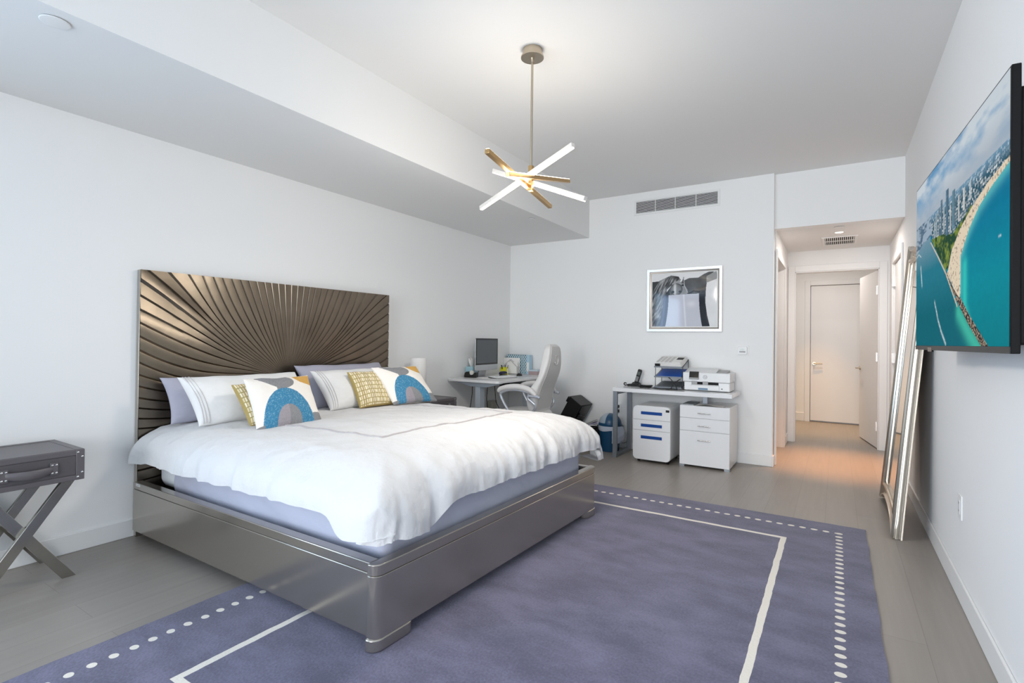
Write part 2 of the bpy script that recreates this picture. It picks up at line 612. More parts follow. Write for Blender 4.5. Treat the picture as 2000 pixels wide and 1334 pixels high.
def spot(name, loc, power, size, col, blend=0.6, rad=0.04):
    l = bpy.data.lights.new(name, 'SPOT')
    l.energy, l.spot_size, l.spot_blend, l.color, l.shadow_soft_size = power, R(size), blend, col, rad
    o = bpy.data.objects.new(name, l)
    o.location = loc
    COL.objects.link(o)
    return o


spot('hall_downlight_glow', (3.85, 6.6, HALL_Z - 0.03), 430, 50, (1.0, 0.42, 0.13), 1.0)
spot('corridor_downlight_glow', (3.6, 9.25, 2.72), 230, 56, (1.0, 0.55, 0.18), 1.0)



def disc(name, loc, power, col):
    o = area(name, loc, (0, 0, 0), 0.09, 0.09, power, col)
    o.data.shape = 'DISK'
    return o


disc('hall_downlight_lamp', (3.85, 6.6, HALL_Z - 0.012), 13, (1.0, 0.92, 0.86))
disc('corridor_downlight_lamp', (3.6, 8.75, 2.735), 15, (1.0, 0.93, 0.88))


def plate(name, label, x, y, z, r):
    t = thing(name, label, 'ceiling plate', (x, y, z))
    MB(t.location).lathe([(r * 0.9, -0.0062), (r * 0.97, -0.0056), (r, -0.0042), (r * 0.98, -0.0025)], t.location).build('cover_disc', white_trim, t)
    MB(t.location).lathe([(r * 0.93, -0.003), (r * 0.93, 0.0)], t.location).build('neck', dark_slot, t)


plate('sprinkler_cover', 'round white sprinkler cover on the soffit in the upper left corner', 1.06, 0.787, SOFFIT_Z, 0.052)
plate('sprinkler_cover', 'small round white sprinkler cover on the soffit beneath the pendant light', 1.05, 4.78, SOFFIT_Z, 0.045)
plate('sprinkler_cover', 'white sprinkler cover in the hallway ceiling just inside the header', 3.85, 6.3, HALL_Z, 0.05)

t = thing('thermostat', 'square white thermostat on the wall above the printer desk', 'thermostat', (2.977, BACK_Y, 1.21))
o_ = t.location
fn = lambda u, v, w: Vector((2.977 + u, BACK_Y - w, 1.21 + v))
MB(o_).prism(rrect(0.125, 0.112, 0.012), fn, 0, 0.006).build('wall_plate', white_trim, t, bevel=0.001)
MB(o_).prism(rrect(0.095, 0.088, 0.012), fn, 0.006, 0.02).build('body', white_plastic, t, bevel=0.003)
MB(o_).prism([(-0.03 + 0.06 * k / 12, 0.002 + 0.018 * math.sin(PI * k / 12)) for k in range(13)], fn, 0.0195, 0.0206).build('display', mat('pale_display', S(205, 212, 206), 0.3), t, angle=0)
MB(o_).prism([(-0.03, -0.022), (0.03, -0.022), (0.03, -0.006), (-0.03, -0.006)], fn, 0.0195, 0.0208).build('button_bar', grey_plastic, t, angle=0)


def outlet(name, label, c, n, a, w=0.075, h=0.12):
    """wall outlet: c centre on the wall, n outward, a across"""
    t = thing(name, label, 'outlet', c)
    c, n, a = Vector(c), Vector(n), Vector(a)
    f = lambda u, v, d: c + a * u + Vector((0, 0, v)) + n * d
    MB(c).prism(rrect(w, h, 0.006), f, 0, 0.006).build('wall_plate', white_trim, t, bevel=0.0015)
    MB(c).prism(rrect(w * 0.46, h * 0.58, 0.003), f, 0.006, 0.0085).build('insert', white_plastic, t, bevel=0.001)
    for v in (0.02, -0.02):
        for u in (-0.006, 0.006):
            s = MB(c)
            s.prism([(u - 0.0012, v - 0.005), (u + 0.0012, v - 0.005), (u + 0.0012, v + 0.005), (u - 0.0012, v + 0.005)], f, 0.0083, 0.0088)
            s.build('slot', dark_slot, t, angle=0)
    return t


outlet('wall_outlet', 'white outlet plate low on the wall below the television', (ROOM_W, 3.455, 0.465), (-1, 0, 0), (0, 1, 0), 0.085, 0.125)
outlet('wall_outlet', 'white outlet plate on the wall above the blue bin', (1.585, BACK_Y, 0.475), (0, -1, 0), (1, 0, 0))
outlet('wall_outlet', 'white outlet plate on the wall under the corner desk', (0, 5.48, 0.62), (1, 0, 0), (0, 1, 0))

# ------------------------------------------------------------------ rug
RX0, RX1, RY0, RY1 = 1.255, 4.010, 0.475, 4.316


def rug_material():
    mt = bpy.data.materials.new('blue_violet_wool_rug')
    mt.use_nodes = True
    nt = mt.node_tree
    N, L = nt.nodes, nt.links
    p = N['Principled BSDF']
    M = lambda op, a, b=None, c=None: math_node(nt, op, a, b, c)
    tc = N.new('ShaderNodeTexCoord')
    sx = N.new('ShaderNodeSeparateXYZ')
    wob = N.new('ShaderNodeTexNoise')
    wob.inputs['Scale'].default_value = 9
    wob.inputs['Detail'].default_value = 3
    L.new(tc.outputs['Object'], wob.inputs['Vector'])
    L.new(tc.outputs['Object'], sx.inputs['Vector'])
    jit = M('MULTIPLY', M('SUBTRACT', wob.outputs['Fac'], 0.5), 0.012)
    X, Y = M('ADD', sx.outputs['X'], jit), M('ADD', sx.outputs['Y'], jit)
    # woven cream rectangle
    cx, cy = (1.740 + 3.562) / 2, (0.957 + 3.852) / 2
    hx, hy = (3.562 - 1.740) / 2, (3.852 - 0.957) / 2
    ax = M('SUBTRACT', M('ABSOLUTE', M('SUBTRACT', X, cx)), hx)
    ay = M('SUBTRACT', M('ABSOLUTE', M('SUBTRACT', Y, cy)), hy)
    d = M('MAXIMUM', ax, ay)
    line = M('MULTIPLY', M('LESS_THAN', d, 0.0), M('GREATER_THAN', d, -0.033))
    # rows of cream dots round the edge, 7 cm apart
    dx0, dx1, dy0, dy1 = 1.405, 3.855, 0.632, 4.125

    def dots(along, across, line_at, lo, hi, r_al, r_ac, ph):
        k = M('PINGPONG', M('SUBTRACT', along, ph), 0.035)
        e = M('ADD', M('POWER', M('DIVIDE', k, r_al), 2.0), M('POWER', M('DIVIDE', M('SUBTRACT', across, line_at), r_ac), 2.0))
        inn = M('MULTIPLY', M('GREATER_THAN', along, lo - 0.03), M('LESS_THAN', along, hi + 0.03))
        return M('MULTIPLY', M('LESS_THAN', e, 1.0), inn)
    ds = [dots(Y, X, dx0, dy0, dy1, 0.016, 0.019, dy1), dots(Y, X, dx1, dy0, dy1, 0.0165, 0.021, dy1),
          dots(X, Y, dy1, dx0, dx1 - 0.05, 0.021, 0.0165, 2.1), dots(X, Y, dy0, dx0, dx1, 0.021, 0.0165, 2.1)]
    mask = line
    for q in ds:
        mask = M('MAXIMUM', mask, q)
    # pile colour: soft brushed clouds
    mp = N.new('ShaderNodeMapping')
    mp.inputs['Scale'].default_value = (1.8, 3.0, 1)
    mp.inputs['Rotation'].default_value = (0, 0, R(20))
    L.new(tc.outputs['Object'], mp.inputs['Vector'])
    n1 = N.new('ShaderNodeTexNoise')
    n1.inputs['Scale'].default_value = 1.7
    n1.inputs['Detail'].default_value = 6
    n1.inputs['Roughness'].default_value = 0.62
    L.new(mp.outputs['Vector'], n1.inputs['Vector'])
    n2 = N.new('ShaderNodeTexNoise')
    n2.inputs['Scale'].default_value = 95
    n2.inputs['Detail'].default_value = 4
    L.new(tc.outputs['Object'], n2.inputs['Vector'])
    ramp = N.new('ShaderNodeValToRGB')
    ramp.color_ramp.elements[0].position, ramp.color_ramp.elements[1].position = 0.34, 0.68
    ramp.color_ramp.elements[0].color = S(83, 81, 102)
    ramp.color_ramp.elements[1].color = S(111, 108, 132)
    f = M('ADD', n1.outputs['Fac'], M('MULTIPLY', M('SUBTRACT', n2.outputs['Fac'], 0.5), 0.55))
    L.new(f, ramp.inputs['Fac'])
    mx = N.new('ShaderNodeMix')
    mx.data_type = 'RGBA'
    L.new(mask, mx.inputs['Factor'])
    L.new(ramp.outputs['Color'], mx.inputs['A'])
    mx.inputs['B'].default_value = S(226, 219, 208)
    L.new(mx.outputs['Result'], p.inputs['Base Color'])
    p.inputs['Roughness'].default_value = 0.95
    p.inputs['Specular IOR Level'].default_value = 0.15
    p.inputs['Sheen Weight'].default_value = 0.25
    p.inputs['Sheen Roughness'].default_value = 0.5
    b = N.new('ShaderNodeBump')
    b.inputs['Strength'].default_value = 0.55
    b.inputs['Distance'].default_value = 0.004
    hgt = M('ADD', M('MULTIPLY', n2.outputs['Fac'], 0.8), M('MULTIPLY', mask, -0.35))
    L.new(hgt, b.inputs['Height'])
    L.new(b.outputs['Normal'], p.inputs['Normal'])
    return mt


nx, ny = 70, 96
P = np.zeros((nx, ny, 3))
gx, gy = np.meshgrid(np.linspace(0, 1, nx), np.linspace(0, 1, ny), indexing='ij')
P[..., 0] = RX0 + (RX1 - RX0) * gx
P[..., 1] = RY0 + (RY1 - RY0) * gy
# slightly wavering cut edge
wv_ = (vnoise(gy * 28, gx * 0 + 2, 3) - 0.5) * 0.008
P[..., 0] += np.where(gx < 0.001, wv_, 0) + np.where(gx > 0.999, wv_, 0)
P[..., 2] = 0.0105 + 0.0015 * vnoise(gx * 40, gy * 56, 5)
rb = MB()
rb.grid(P)
edge = [(i, 0) for i in range(nx)] + [(nx - 1, j) for j in range(1, ny)] + [(i, ny - 1) for i in range(nx - 2, -1, -1)] + [(0, j) for j in range(ny - 2, 0, -1)]
n0 = len(rb.v)
rb.v += [(P[i, j, 0], P[i, j, 1], 0.0005) for i, j in edge]
ne = len(edge)
rb.f += [(edge[k][0] * ny + edge[k][1], edge[(k + 1) % ne][0] * ny + edge[(k + 1) % ne][1], n0 + (k + 1) % ne, n0 + k) for k in range(ne)]
tag(rb.build('area_rug', rug_material(), angle=50), 'large blue violet wool rug with cream border line and dots under the bed', 'rug')

# ------------------------------------------------------------------ bed frame
SHEAR = math.sin(R(1.9))
bronze = mat('bronze_lacquered_metal', S(180, 174, 165), 0.2, 0.9)
bronze_leaf = mat('hammered_bronze_leaf', S(126, 116, 103), 0.32, 1.0, bump=0.5, bscale=14, bdetail=7, var=0.3, vscale=5)
t = bed = thing('bed', 'king bed in bronze metal with carved sunburst headboard', 'bed', (1.2, 2.54, 0))
o_ = t.location
HB0, HBW, HBT, HBZ = 1.522, 2.102, 0.055, 1.716


def hb(x, w, z):
    return Vector((x + w * SHEAR, HB0 + w, z))


# slab of the headboard, then the carved face
sb = MB(o_)
V = [hb(x, w, z) for z in (0.0, HBZ) for w in (0, HBW) for x in (0.004, HBT - 0.012)]
sb.add(V, [(0, 2, 3, 1), (4, 5, 7, 6), (0, 1, 5, 4), (2, 6, 7, 3), (0, 4, 6, 2), (1, 3, 7, 5)])
sb.build('headboard', bronze, t, bevel=0.002)

CZ = 0.95
ends_top = [1.05, 0.993, 0.936, 0.879, 0.823, 0.76, 0.70, 0.639, 0.574, 0.508, 0.444, 0.372, 0.278, 0.155]
ends_left = [1.7, 1.637, 1.542, 1.451, 1.367, 1.279, 1.19, 1.112, 1.033, 0.959, 0.886, 0.822, 0.754, 0.69, 0.626, 0.56, 0.49, 0.42, 0.35, 0.28]
ends = [(1.05 - v, HBZ) for v in ends_top] + [(1.05, z) for z in ends_left]
ends[14] = (1.02, HBZ)
ki = [0, 7, 11, 14, 17, 19, 21, 23, 25, 28, 33]
ksd = np.array([(0, 1), (.55, .83), (.77, .63), (.90, .43), (.93, .36), (.95, .3), (.98, .2), (1, .05), (1, -.1), (.97, -.25), (.85, -.5)])
ked = np.array([(0, -1), (-.35, -.94), (-.36, -.93), (-.8, -.6), (-.89, -.46), (-.86, -.5), (-.87, -.5), (-.95, -.3), (-.97, -.22), (-1, 0), (-1, .1)])


def ray_curve(i, tt, side):
    """i: continuous groove index from the top centre; returns (offset from the middle, z) along tt"""
    k = min(int(i), len(ends) - 2)
    f = i - k
    E = np.array(ends[k]) * (1 - f) + np.array(ends[k + 1]) * f
    if k == 13:      # strip that contains the corner: follow the rim
        E = np.array([0.895 + 0.125 * f, HBZ])
    if k == 14:
        E = np.array([1.02 + 0.06 * f, HBZ]) if f < 0.5 else np.array([1.05, HBZ - (f - 0.5) * 2 * (HBZ - 1.637)])
        E[0] = min(E[0], 1.05)
    sd = np.array([np.interp(i, ki, ksd[:, 0]), np.interp(i, ki, ksd[:, 1])])
    ed = np.array([np.interp(i, ki, ked[:, 0]), np.interp(i, ki, ked[:, 1])])
    sd, ed = sd / np.linalg.norm(sd), ed / np.linalg.norm(ed)
    P0 = np.array([0.0, CZ])
    L = np.linalg.norm(E - P0) * 0.46
    P1, P2 = P0 + sd * L, E + ed * L
    t_ = tt[:, None]
    C = (1 - t_) ** 3 * P0 + 3 * (1 - t_) ** 2 * t_ * P1 + 3 * (1 - t_) * t_ ** 2 * P2 + t_ ** 3 * E
    C[:, 0] = np.clip(C[:, 0], 0, 1.05)
    C[:, 1] = np.clip(C[:, 1], 0.2, HBZ)
    if side < 0:
        C[:, 0] *= -1
    return C


tt = np.linspace(0.03, 1, 44) ** 0.85
seq = []          # (index, side) clockwise from lower left over the top to lower right
M_ = len(ends) - 1
fr5 = [0.0, 0.15, 0.5, 0.88, 0.97, 0.995]
rows = []
for k in range(M_, 0, -1):
    rows += [((k - f), -1, f) for f in fr5]
for k in range(0, M_):
    rows += [((k + f), 1, f) for f in fr5]
prof = {0.0: 0.0, 0.15: 1.0, 0.5: 0.97, 0.88: 0.9, 0.97: 0.82, 0.995: 0.05}
P = np.zeros((len(rows), len(tt), 3))
for r_, (i, side, f) in enumerate(rows):
    C = ray_curve(max(i, 0), tt, side)
    dep = HBT - 0.012 + 0.0105 * prof[f] * np.minimum(1, 0.15 + tt * 1.3)
    w = 1.051 + C[:, 0]
    # near top corner blades tilted back, shaped to reflect the pendant's glow
    if side < 0 and 12 < i < 18:
        wt = np.clip((tt - 0.6) / 0.25, 0, 1) * min(1, min(i - 12, 18 - i))
        dep = dep * (1 - wt) + wt * (HBT - 0.012 + 0.0115 * (prof[f] if f < 0.1 else (1 - 0.95 * (f - 0.15) / 0.85)))
    P[r_, :, 0] = dep + w * SHEAR
    P[r_, :, 1] = HB0 + w
    P[r_, :, 2] = C[:, 1]
MB(o_).grid(P).build('headboard_carving', bronze_leaf, t, angle=28, fix=False)
if Vector(t.children[-1].data.polygons[5].normal).x < 0:
    t.children[-1].data.flip_normals()

# rails
RY = 1.495
sr = MB(o_)
sr.box(0.062, 2.212, RY, RY + 0.052, 0.056, 0.318)
sr.build('side_rail', bronze, t, bevel=0.003)
MB(o_).box(0.062, 2.212, RY, RY + 0.052, 0.3195, 0.362).build('rail_cap', bronze, t, bevel=0.004)
s2 = MB(o_)
fy = 3.52
s2.box(0.13, 2.28, fy, fy + 0.052, 0.056, 0.318)
s2.build('side_rail', bronze, t, bevel=0.003)
MB(o_).box(0.13, 2.28, fy, fy + 0.052, 0.3195, 0.362).build('rail_cap', bronze, t, bevel=0.004)


def foot_outline(g, y0, y1, th=0.052, r=0.042, x=2.268):
    """plan outline of the foot rail: rounded outer corners, sheared to the bed's set"""
    pts = []
    for cy, a0 in ((y0 + r, -90), (y1 - r, 0)):
        for k in range(9):
            a = R(a0 + 90 * k / 8)
            pts.append((x - r + (r + g) * math.cos(a), cy + (r + g) * math.sin(a)))
    pts += [(x - th, y1 + g), (x - th, y0 - g)]
    return [(a + (b - 1.475) * SHEAR * 0.95, b) for a, b in pts]


FN = lambda u, v, w: Vector((u, v, w))
MB(o_).prism(foot_outline(0, 1.476, 3.574), FN, 0.062, 0.318).build('foot_rail', bronze, t, bevel=0.002, angle=30)
MB(o_).prism(foot_outline(0, 1.476, 3.574), FN, 0.3195, 0.366).build('rail_cap', bronze, t, bevel=0.004, angle=30)
for a, b in ((1.472, 1.70), (3.42, 3.578)):
    ol = foot_outline(0.003, a, b, r=0.042)
    MB(o_).prism(ol, FN, 0.0125, 0.064).build('foot', bronze, t, bevel=0.005, angle=30)
MB(o_).box(0.105, 0.160, RY - 0.0015, RY + 0.002, 0.343, 0.358).build('care_label', mat('white_label', S(214, 214, 212), 0.5), t, angle=0)
tg = MB(o_)
tg.box(0.11, 0.155, RY - 0.002, RY, 0.3485, 0.3525)
tg.build('label_print', grey_plastic, t, angle=0)
MB(o_).box(0.08, 2.2, 1.56, 3.5, 0.2, 0.29).build('slat_base', dark_slot, t, angle=0)
MB(o_).box(0.9, 1.2, 1.7, 3.4, 0.0125, 0.2).build('support', dark_slot, t, angle=0)


# ------------------------------------------------------------------ mattress and fitted sheet
def soft_box(x0, x1, y0, y1, z0, z1, r, name, m_, label, cat, amp=0.006, seed=0, n=(64, 56, 14), shear=SHEAR):
    """soft rounded block, subdivided, with light lumps"""
    mb = MB()
    c = np.array([(x0 + x1) / 2, (y0 + y1) / 2, (z0 + z1) / 2])
    h = np.array([(x1 - x0) / 2, (y1 - y0) / 2, (z1 - z0) / 2])
    bm = bmesh.new()
    bmesh.ops.create_cube(bm, size=2)
    me = bpy.data.meshes.new(name)
    bm.free()
    V, F = [], []
    ids = {}

    def vid(p):
        k = tuple(np.round(p, 5))
        if k not in ids:
            ids[k] = len(V)
            V.append(p)
        return ids[k]
    for ax in range(3):
        u, v = (ax + 1) % 3, (ax + 2) % 3
        for sg in (-1, 1):
            gu, gv = np.linspace(-1, 1, n[u] + 1), np.linspace(-1, 1, n[v] + 1)
            G = np.zeros((n[u] + 1, n[v] + 1), dtype=int)
            for i, a in enumerate(gu):
                for j, b in enumerate(gv):
                    p = np.zeros(3)
                    p[ax], p[u], p[v] = sg, a, b
                    G[i, j] = vid(p)
            for i in range(n[u]):
                for j in range(n[v]):
                    q = (G[i, j], G[i + 1, j], G[i + 1, j + 1], G[i, j + 1])
                    F.append(q if sg > 0 else q[::-1])
    A = np.array(V) * h
    q = np.clip(A, -(h - r), h - r)
    d = A - q
    ln = np.linalg.norm(d, axis=1, keepdims=True)
    d = np.where(ln > 1e-9, d / np.maximum(ln, 1e-9), 0)
    A = np.where(ln > 1e-9, q + d * r, A)
    w = A + c
    nv = fbm(w[:, 0] * 5 + w[:, 2] * 9, w[:, 1] * 5 + w[:, 2] * 7, seed) - 0.5
    w = w + d * (nv * amp * 2)[:, None]
    w[:, 0] += (w[:, 1] - y0) * shear
    mb.v, mb.f = w.tolist(), F
    o = mb.build(name, m_, None, angle=60)
    return tag(o, label, cat)


quilt = mat('white_quilted_ticking', S(226, 228, 231), 0.8, bump=0.6, bscale=55, stretch=(1, 1, 3))
lav_sheet = mat('lavender_sheet_cotton', S(182, 184, 200), 0.85, bump=0.5, bscale=7, bdetail=7, sheen=0.1, bdist=0.014)
soft_box(0.075, 2.165, 1.625, 3.46, 0.30, 0.58, 0.075, 'mattress', quilt,
         'white quilted mattress end showing beside the headboard above the near side rail', 'mattress', 0.003, 2)
soft_box(0.315, 2.185, 1.603, 3.49, 0.292, 0.60, 0.05, 'fitted_sheet', lav_sheet,
         'lavender fitted sheet stretched over the mattress under the white duvet', 'sheet', 0.011, 9, n=(110, 90, 16))


# ------------------------------------------------------------------ duvet
def edge_fn(s, R_, H_):
    """distance out and drop along the overhanging edge; s 0..1 over the edge, then tucked under"""
    p = 2.6
    th = np.clip(s, 0, 1) * PI / 2
    out = R_ * np.sin(th) ** (2 / p)
    dr = H_ * (1 - np.maximum(np.cos(th), 0) ** (2 / p))
    k = np.clip(s - 1, 0, 1)
    return out - 0.30 * R_ * k, dr - 0.03 * k


DX0, DX1, DW0, DW1 = 0.075, 1.86, 0.42, 1.72
DTOP = 0.742
NX, NS, NT = 110, 34, 12
sx = np.concatenate([np.linspace(-1, 0, NX)[:-1], np.linspace(0, 1, NS), np.linspace(1, 2, NT)[1:]])
sy = np.concatenate([np.linspace(-2, -1, NT)[:-1], np.linspace(-1, 0, NS)[:-1], np.linspace(0, 1, 96), np.linspace(1, 2, NS)[1:], np.linspace(2, 3, NT)[1:]])


def duvet_xyz(a, b):
    """a along the bed: -1 head .. 0 .. 1 foot edge .. 2 tucked; b across: -1..0 near edge, 0..1 top, 1..2 far edge"""
    ox, dx = edge_fn(np.maximum(a, 0), 0.415, 0.235)
    on, dn = edge_fn(np.maximum(-b, 0), 0.445, 0.238)
    of, df = edge_fn(np.maximum(b - 1, 0), 0.44, 0.25)
    rnd = np.maximum(1, ((np.abs(ox) / 0.415) ** 8 + (np.abs(on) / 0.445) ** 8) ** (1 / 8))
    ox, on = ox / rnd, on / rnd
    x = np.where(a < 0, DX1 + a * (DX1 - DX0), DX1 + ox)
    bb = np.clip(b, 0, 1)
    w = DW0 + bb * (DW1 - DW0) - on + of
    dy = dn + df
    qn = np.where(b < 0.5, 5.0, 2.4)
    drop = (np.maximum(dx, 1e-9) ** qn + np.maximum(dy, 1e-9) ** qn) ** (1 / qn)
    fa, fb = np.clip(a, 0, 1), np.clip(np.maximum(-b, b - 1), 0, 1)
    corner = fa * fb
    # the loose end at the head lies flatter
    head = np.clip((0.55 - x) / 0.5, 0, 1)
    z = DTOP - drop - 0.028 * head ** 1.5
    z = z + 0.016 * np.clip((x - 1.2) / 0.6, 0, 1) * (1 - fa)
    # soft filling: broad lumps, then gathers that deepen towards the hem
    z = z + 0.020 * (fbm(x * 2.6, w * 2.6, 21, 3) - 0.5) * (1 - np.maximum(fa, fb) ** 2)
    z = z + 0.012 * (fbm(x * 7 + w * 2, w * 6, 31, 3) - 0.5)
    cr_ = 1 - 2 * np.abs(fbm(x * 5 + w * 3, w * 5 - x * 2, 131, 4) - 0.5)
    z = z + 0.016 * np.clip(cr_ - 0.72, 0, 1) * (0.5 + fbm(x * 3, w * 3, 17, 2))
    hem_f = fa ** 1.4
    rg1 = 1 - 2 * np.abs(fbm(w * 9 + 0.6 * a, a * 1.1 + w, 5, 3) - 0.5) * 2
    rg2 = 1 - 2 * np.abs(fbm(w * 19 - 0.8 * a, a * 1.7 + w * 2, 6, 3) - 0.5) * 2
    pl = 1.1 * (rg1 - 0.6) + 0.7 * (rg2 - 0.6) * (0.3 + 0.7 * np.clip((w - 0.5) / 0.8, 0, 1)) + 1.6 * (fbm(w * 4, a * 1.2, 77, 3) - 0.5)
    hem_n = np.clip(-b, 0, 1) ** 1.6
    pn = 1.3 * (1 - 2 * np.abs(fbm(x * 6, b * 1.1, 15, 3) - 0.5) * 2 - 0.6) + 1.8 * (fbm(x * 3.3, b * 1.1, 71, 3) - 0.5)
    hem_far = np.clip(b - 1, 0, 1) ** 1.6
    x = x + hem_f * 0.020 * pl + (b > 1) * corner ** 2 * 0.01
    w = w - hem_n * 0.014 * pn + hem_far * 0.008 * pn + np.where(b > 1, 1, 0) * corner ** 2 * 0.02
    # uneven hem line
    z = z + hem_f * (0.034 * (fbm(w * 4.2, w * 0, 41, 3) - 0.5)) * (1 - 0.5 * corner)
    z = z + hem_n * (0.036 * (fbm(x * 4.0, x * 0, 43, 3) - 0.5)) * (1 - 0.5 * corner)
    # one deep fold where the near side turns the corner to the foot
    fold = np.exp(-((w - 0.335) / 0.018) ** 2) * hem_f ** 1.2
    x = x - 0.050 * fold
    z = z + 0.030 * np.exp(-((w - 0.36) / 0.03) ** 2) * hem_f ** 2
    sm = lambda lo, hi, q: (lambda k: k * k * (3 - 2 * k))(np.clip((q - lo) / (hi - lo), 0, 1))
    z = z - 0.095 * (1 - 0.45 * corner) * sm(0.405, 0.345, w) * sm(1.96, 2.08, x) * np.maximum(fa, fb) ** 2.2
    z = z - 0.025 * corner ** 2 * (b > 1)
    return x + w * SHEAR, 1.495 + w, z


A, Bm = np.meshgrid(sx, sy, indexing='ij')
px, py, pz = duvet_xyz(A, Bm)
duvet_cotton = mat('white_duvet_cotton', S(214, 213, 213), 0.88, bump=0.8, bscale=7, bdetail=9, sheen=0.1, bdist=0.022)
mb = MB()
mb.grid(np.stack([px, py, pz], -1))
duvet = mb.build('duvet', duvet_cotton, None, angle=80, fix=False)
if duvet.data.polygons[len(duvet.data.polygons) // 3].normal.z < 0:
    duvet.data.flip_normals()
tag(duvet, 'puffy white duvet with a grey stitched border spread over the king bed', 'duvet')
stitch = mat('grey_embroidery_thread', S(196, 190, 190), 0.7)


def ribbon_on_duvet(ab, width, off):
    a = np.array([q[0] for q in ab])
    b = np.array([q[1] for q in ab])
    x, y, z = duvet_xyz(a, b)
    Pm = np.stack([x, y, z + 0.0035], -1)
    d = np.gradient(Pm, axis=0)
    d /= np.linalg.norm(d, axis=1, keepdims=True)
    s_ = np.cross(d, np.array([0, 0, 1.0]))
    s_ /= np.linalg.norm(s_, axis=1, keepdims=True)
    up_ = np.array([0, 0, 0.0012])
    lo = np.array([0, 0, -0.003])
    return np.stack([Pm + s_ * (off - width / 2) + lo, Pm + s_ * (off - width / 2) + up_, Pm + s_ * (off + width / 2) + up_, Pm + s_ * (off + width / 2) + lo], 1)


# border line: along the near side, across near the foot, and back along the far side
a_foot = -0.06
b_n, b_f = 0.045, 1.0
path = [(a, b_n) for a in np.linspace(-0.86, a_foot, 90)] + [(a_foot, b) for b in np.linspace(b_n, b_f, 80)[1:]] + [(a, b_f) for a in np.linspace(a_foot, -0.86, 60)[1:]]
for off in (-0.0065, 0.0065):
    MB().grid(ribbon_on_duvet(path, 0.0055, off)).build('stitched_border', stitch, duvet, angle=60)


# ------------------------------------------------------------------ pillows
def pillow(name, label, cat, m_, bl, br, tl, thick, n=56, pinch=0.05, seed=0, group=None, wr=0.006, colour=None, belly=0.5, sag=0.0, power=0.42):
    """bl, br, tl: lower left, lower right and upper left corners as seen from the room; the front face is towards the viewer"""
    bl, br, tl = np.array(bl, float), np.array(br, float), np.array(tl, float)
    U, Vv = br - bl, tl - bl
    N_ = np.cross(U, Vv)
    N_ /= np.linalg.norm(N_)
    c = bl + U / 2 + Vv / 2
    g = np.linspace(-1, 1, n)
    g = np.sign(g) * (1 - (1 - np.abs(g)) ** 1.25)
    u, v = np.meshgrid(g, g, indexing='ij')
    uu = u * (1 - pinch * (1 - v ** 2))
    vv = v * (1 - pinch * (1 - u ** 2))
    th = (np.maximum(1 - u ** 2, 0) * np.maximum(1 - v ** 2, 0)) ** power
    vv = vv - sag * (1 - u ** 2) * (vv + 1) / 2
    nz = (fbm(u * 2.2 + seed, v * 2.2, seed, 4) - 0.5)
    lump = wr * 2 * nz * (th > 0) + wr * 1.4 * np.sin(u * 9 + 4 * nz) * np.abs(v) ** 3 * 0.4
    V, F = [], []
    mid = np.zeros((n, n), int)
    front = np.zeros((n, n), int)
    for sgn in (1, -1):
        ids = np.zeros((n, n), int)
        for i in range(n):
            for j in range(n):
                if sgn < 0 and (i in (0, n - 1) or j in (0, n - 1)):
                    ids[i, j] = front[i, j]
                    continue
                k_ = belly if sgn > 0 else 1 - belly
                p = c + U / 2 * uu[i, j] + Vv / 2 * vv[i, j] + N_ * (sgn * thick * k_ * th[i, j] + (lump[i, j] if sgn > 0 else 0))
                ids[i, j] = len(V)
                V.append(p)
        if sgn > 0:
            front = ids
        for i in range(n - 1):
            for j in range(n - 1):
                q = (ids[i, j], ids[i + 1, j], ids[i + 1, j + 1], ids[i, j + 1])
                F.append(q if sgn > 0 else q[::-1])
    mb = MB()
    mb.v, mb.f = [tuple(x) for x in V], F
    o = mb.build(name, m_, None, angle=80, fix=False)
    tag(o, label, cat, group)
    if colour is not None:
        nf = n * n
        fu, fv = (u.ravel() + 1) / 2, 1 - (v.ravel() + 1) / 2
        col = np.tile(lin(colour[1]), (len(V), 1))
        col[:nf] = colour[0](fu, fv)
        paint(o, col)
    fr_ = lambda a, b, d=0.0: c + U / 2 * (a * (1 - pinch * (1 - b * b))) + Vv / 2 * (b * (1 - pinch * (1 - a * a)) - sag * (1 - a * a) * (b + 1) / 2) + N_ * (thick * belly * (max(1 - a * a, 0) * max(1 - b * b, 0)) ** power + d)
    return o, fr_


lav_case = mat('lavender_pillowcase', S(172, 171, 185), 0.85, bump=0.5, bscale=8, bdetail=7, bdist=0.012)
white_case = mat('white_pillowcase', S(230, 229, 227), 0.85, bump=0.5, bscale=8, bdetail=8, sheen=0.1, bdist=0.012)
pillow('sham_pillow', 'lavender pillow leaning on the headboard, nearer the trunk nightstand', 'pillow', lav_case,
       (0.225, 1.635, 0.722), (0.29, 2.53, 0.722), (0.135, 1.605, 1.02), 0.17, seed=3, sag=0.06, wr=0.008)
pillow('sham_pillow', 'lavender pillow leaning on the headboard, nearer the table lamp', 'pillow', lav_case,
       (0.40, 2.585, 0.73), (0.43, 3.46, 0.73), (0.165, 2.555, 1.065), 0.20, seed=4, sag=0.05, wr=0.008)


def pipes(o, fr_, side=-1):
    for s_ in (0.86, 0.905, 0.94):
        pts = [fr_(side * s_, b, 0.002) for b in np.linspace(-0.97, 0.97, 40)]
        MB().tube(pts, 0.0018, n=5).build('embroidered_line', stitch, o)


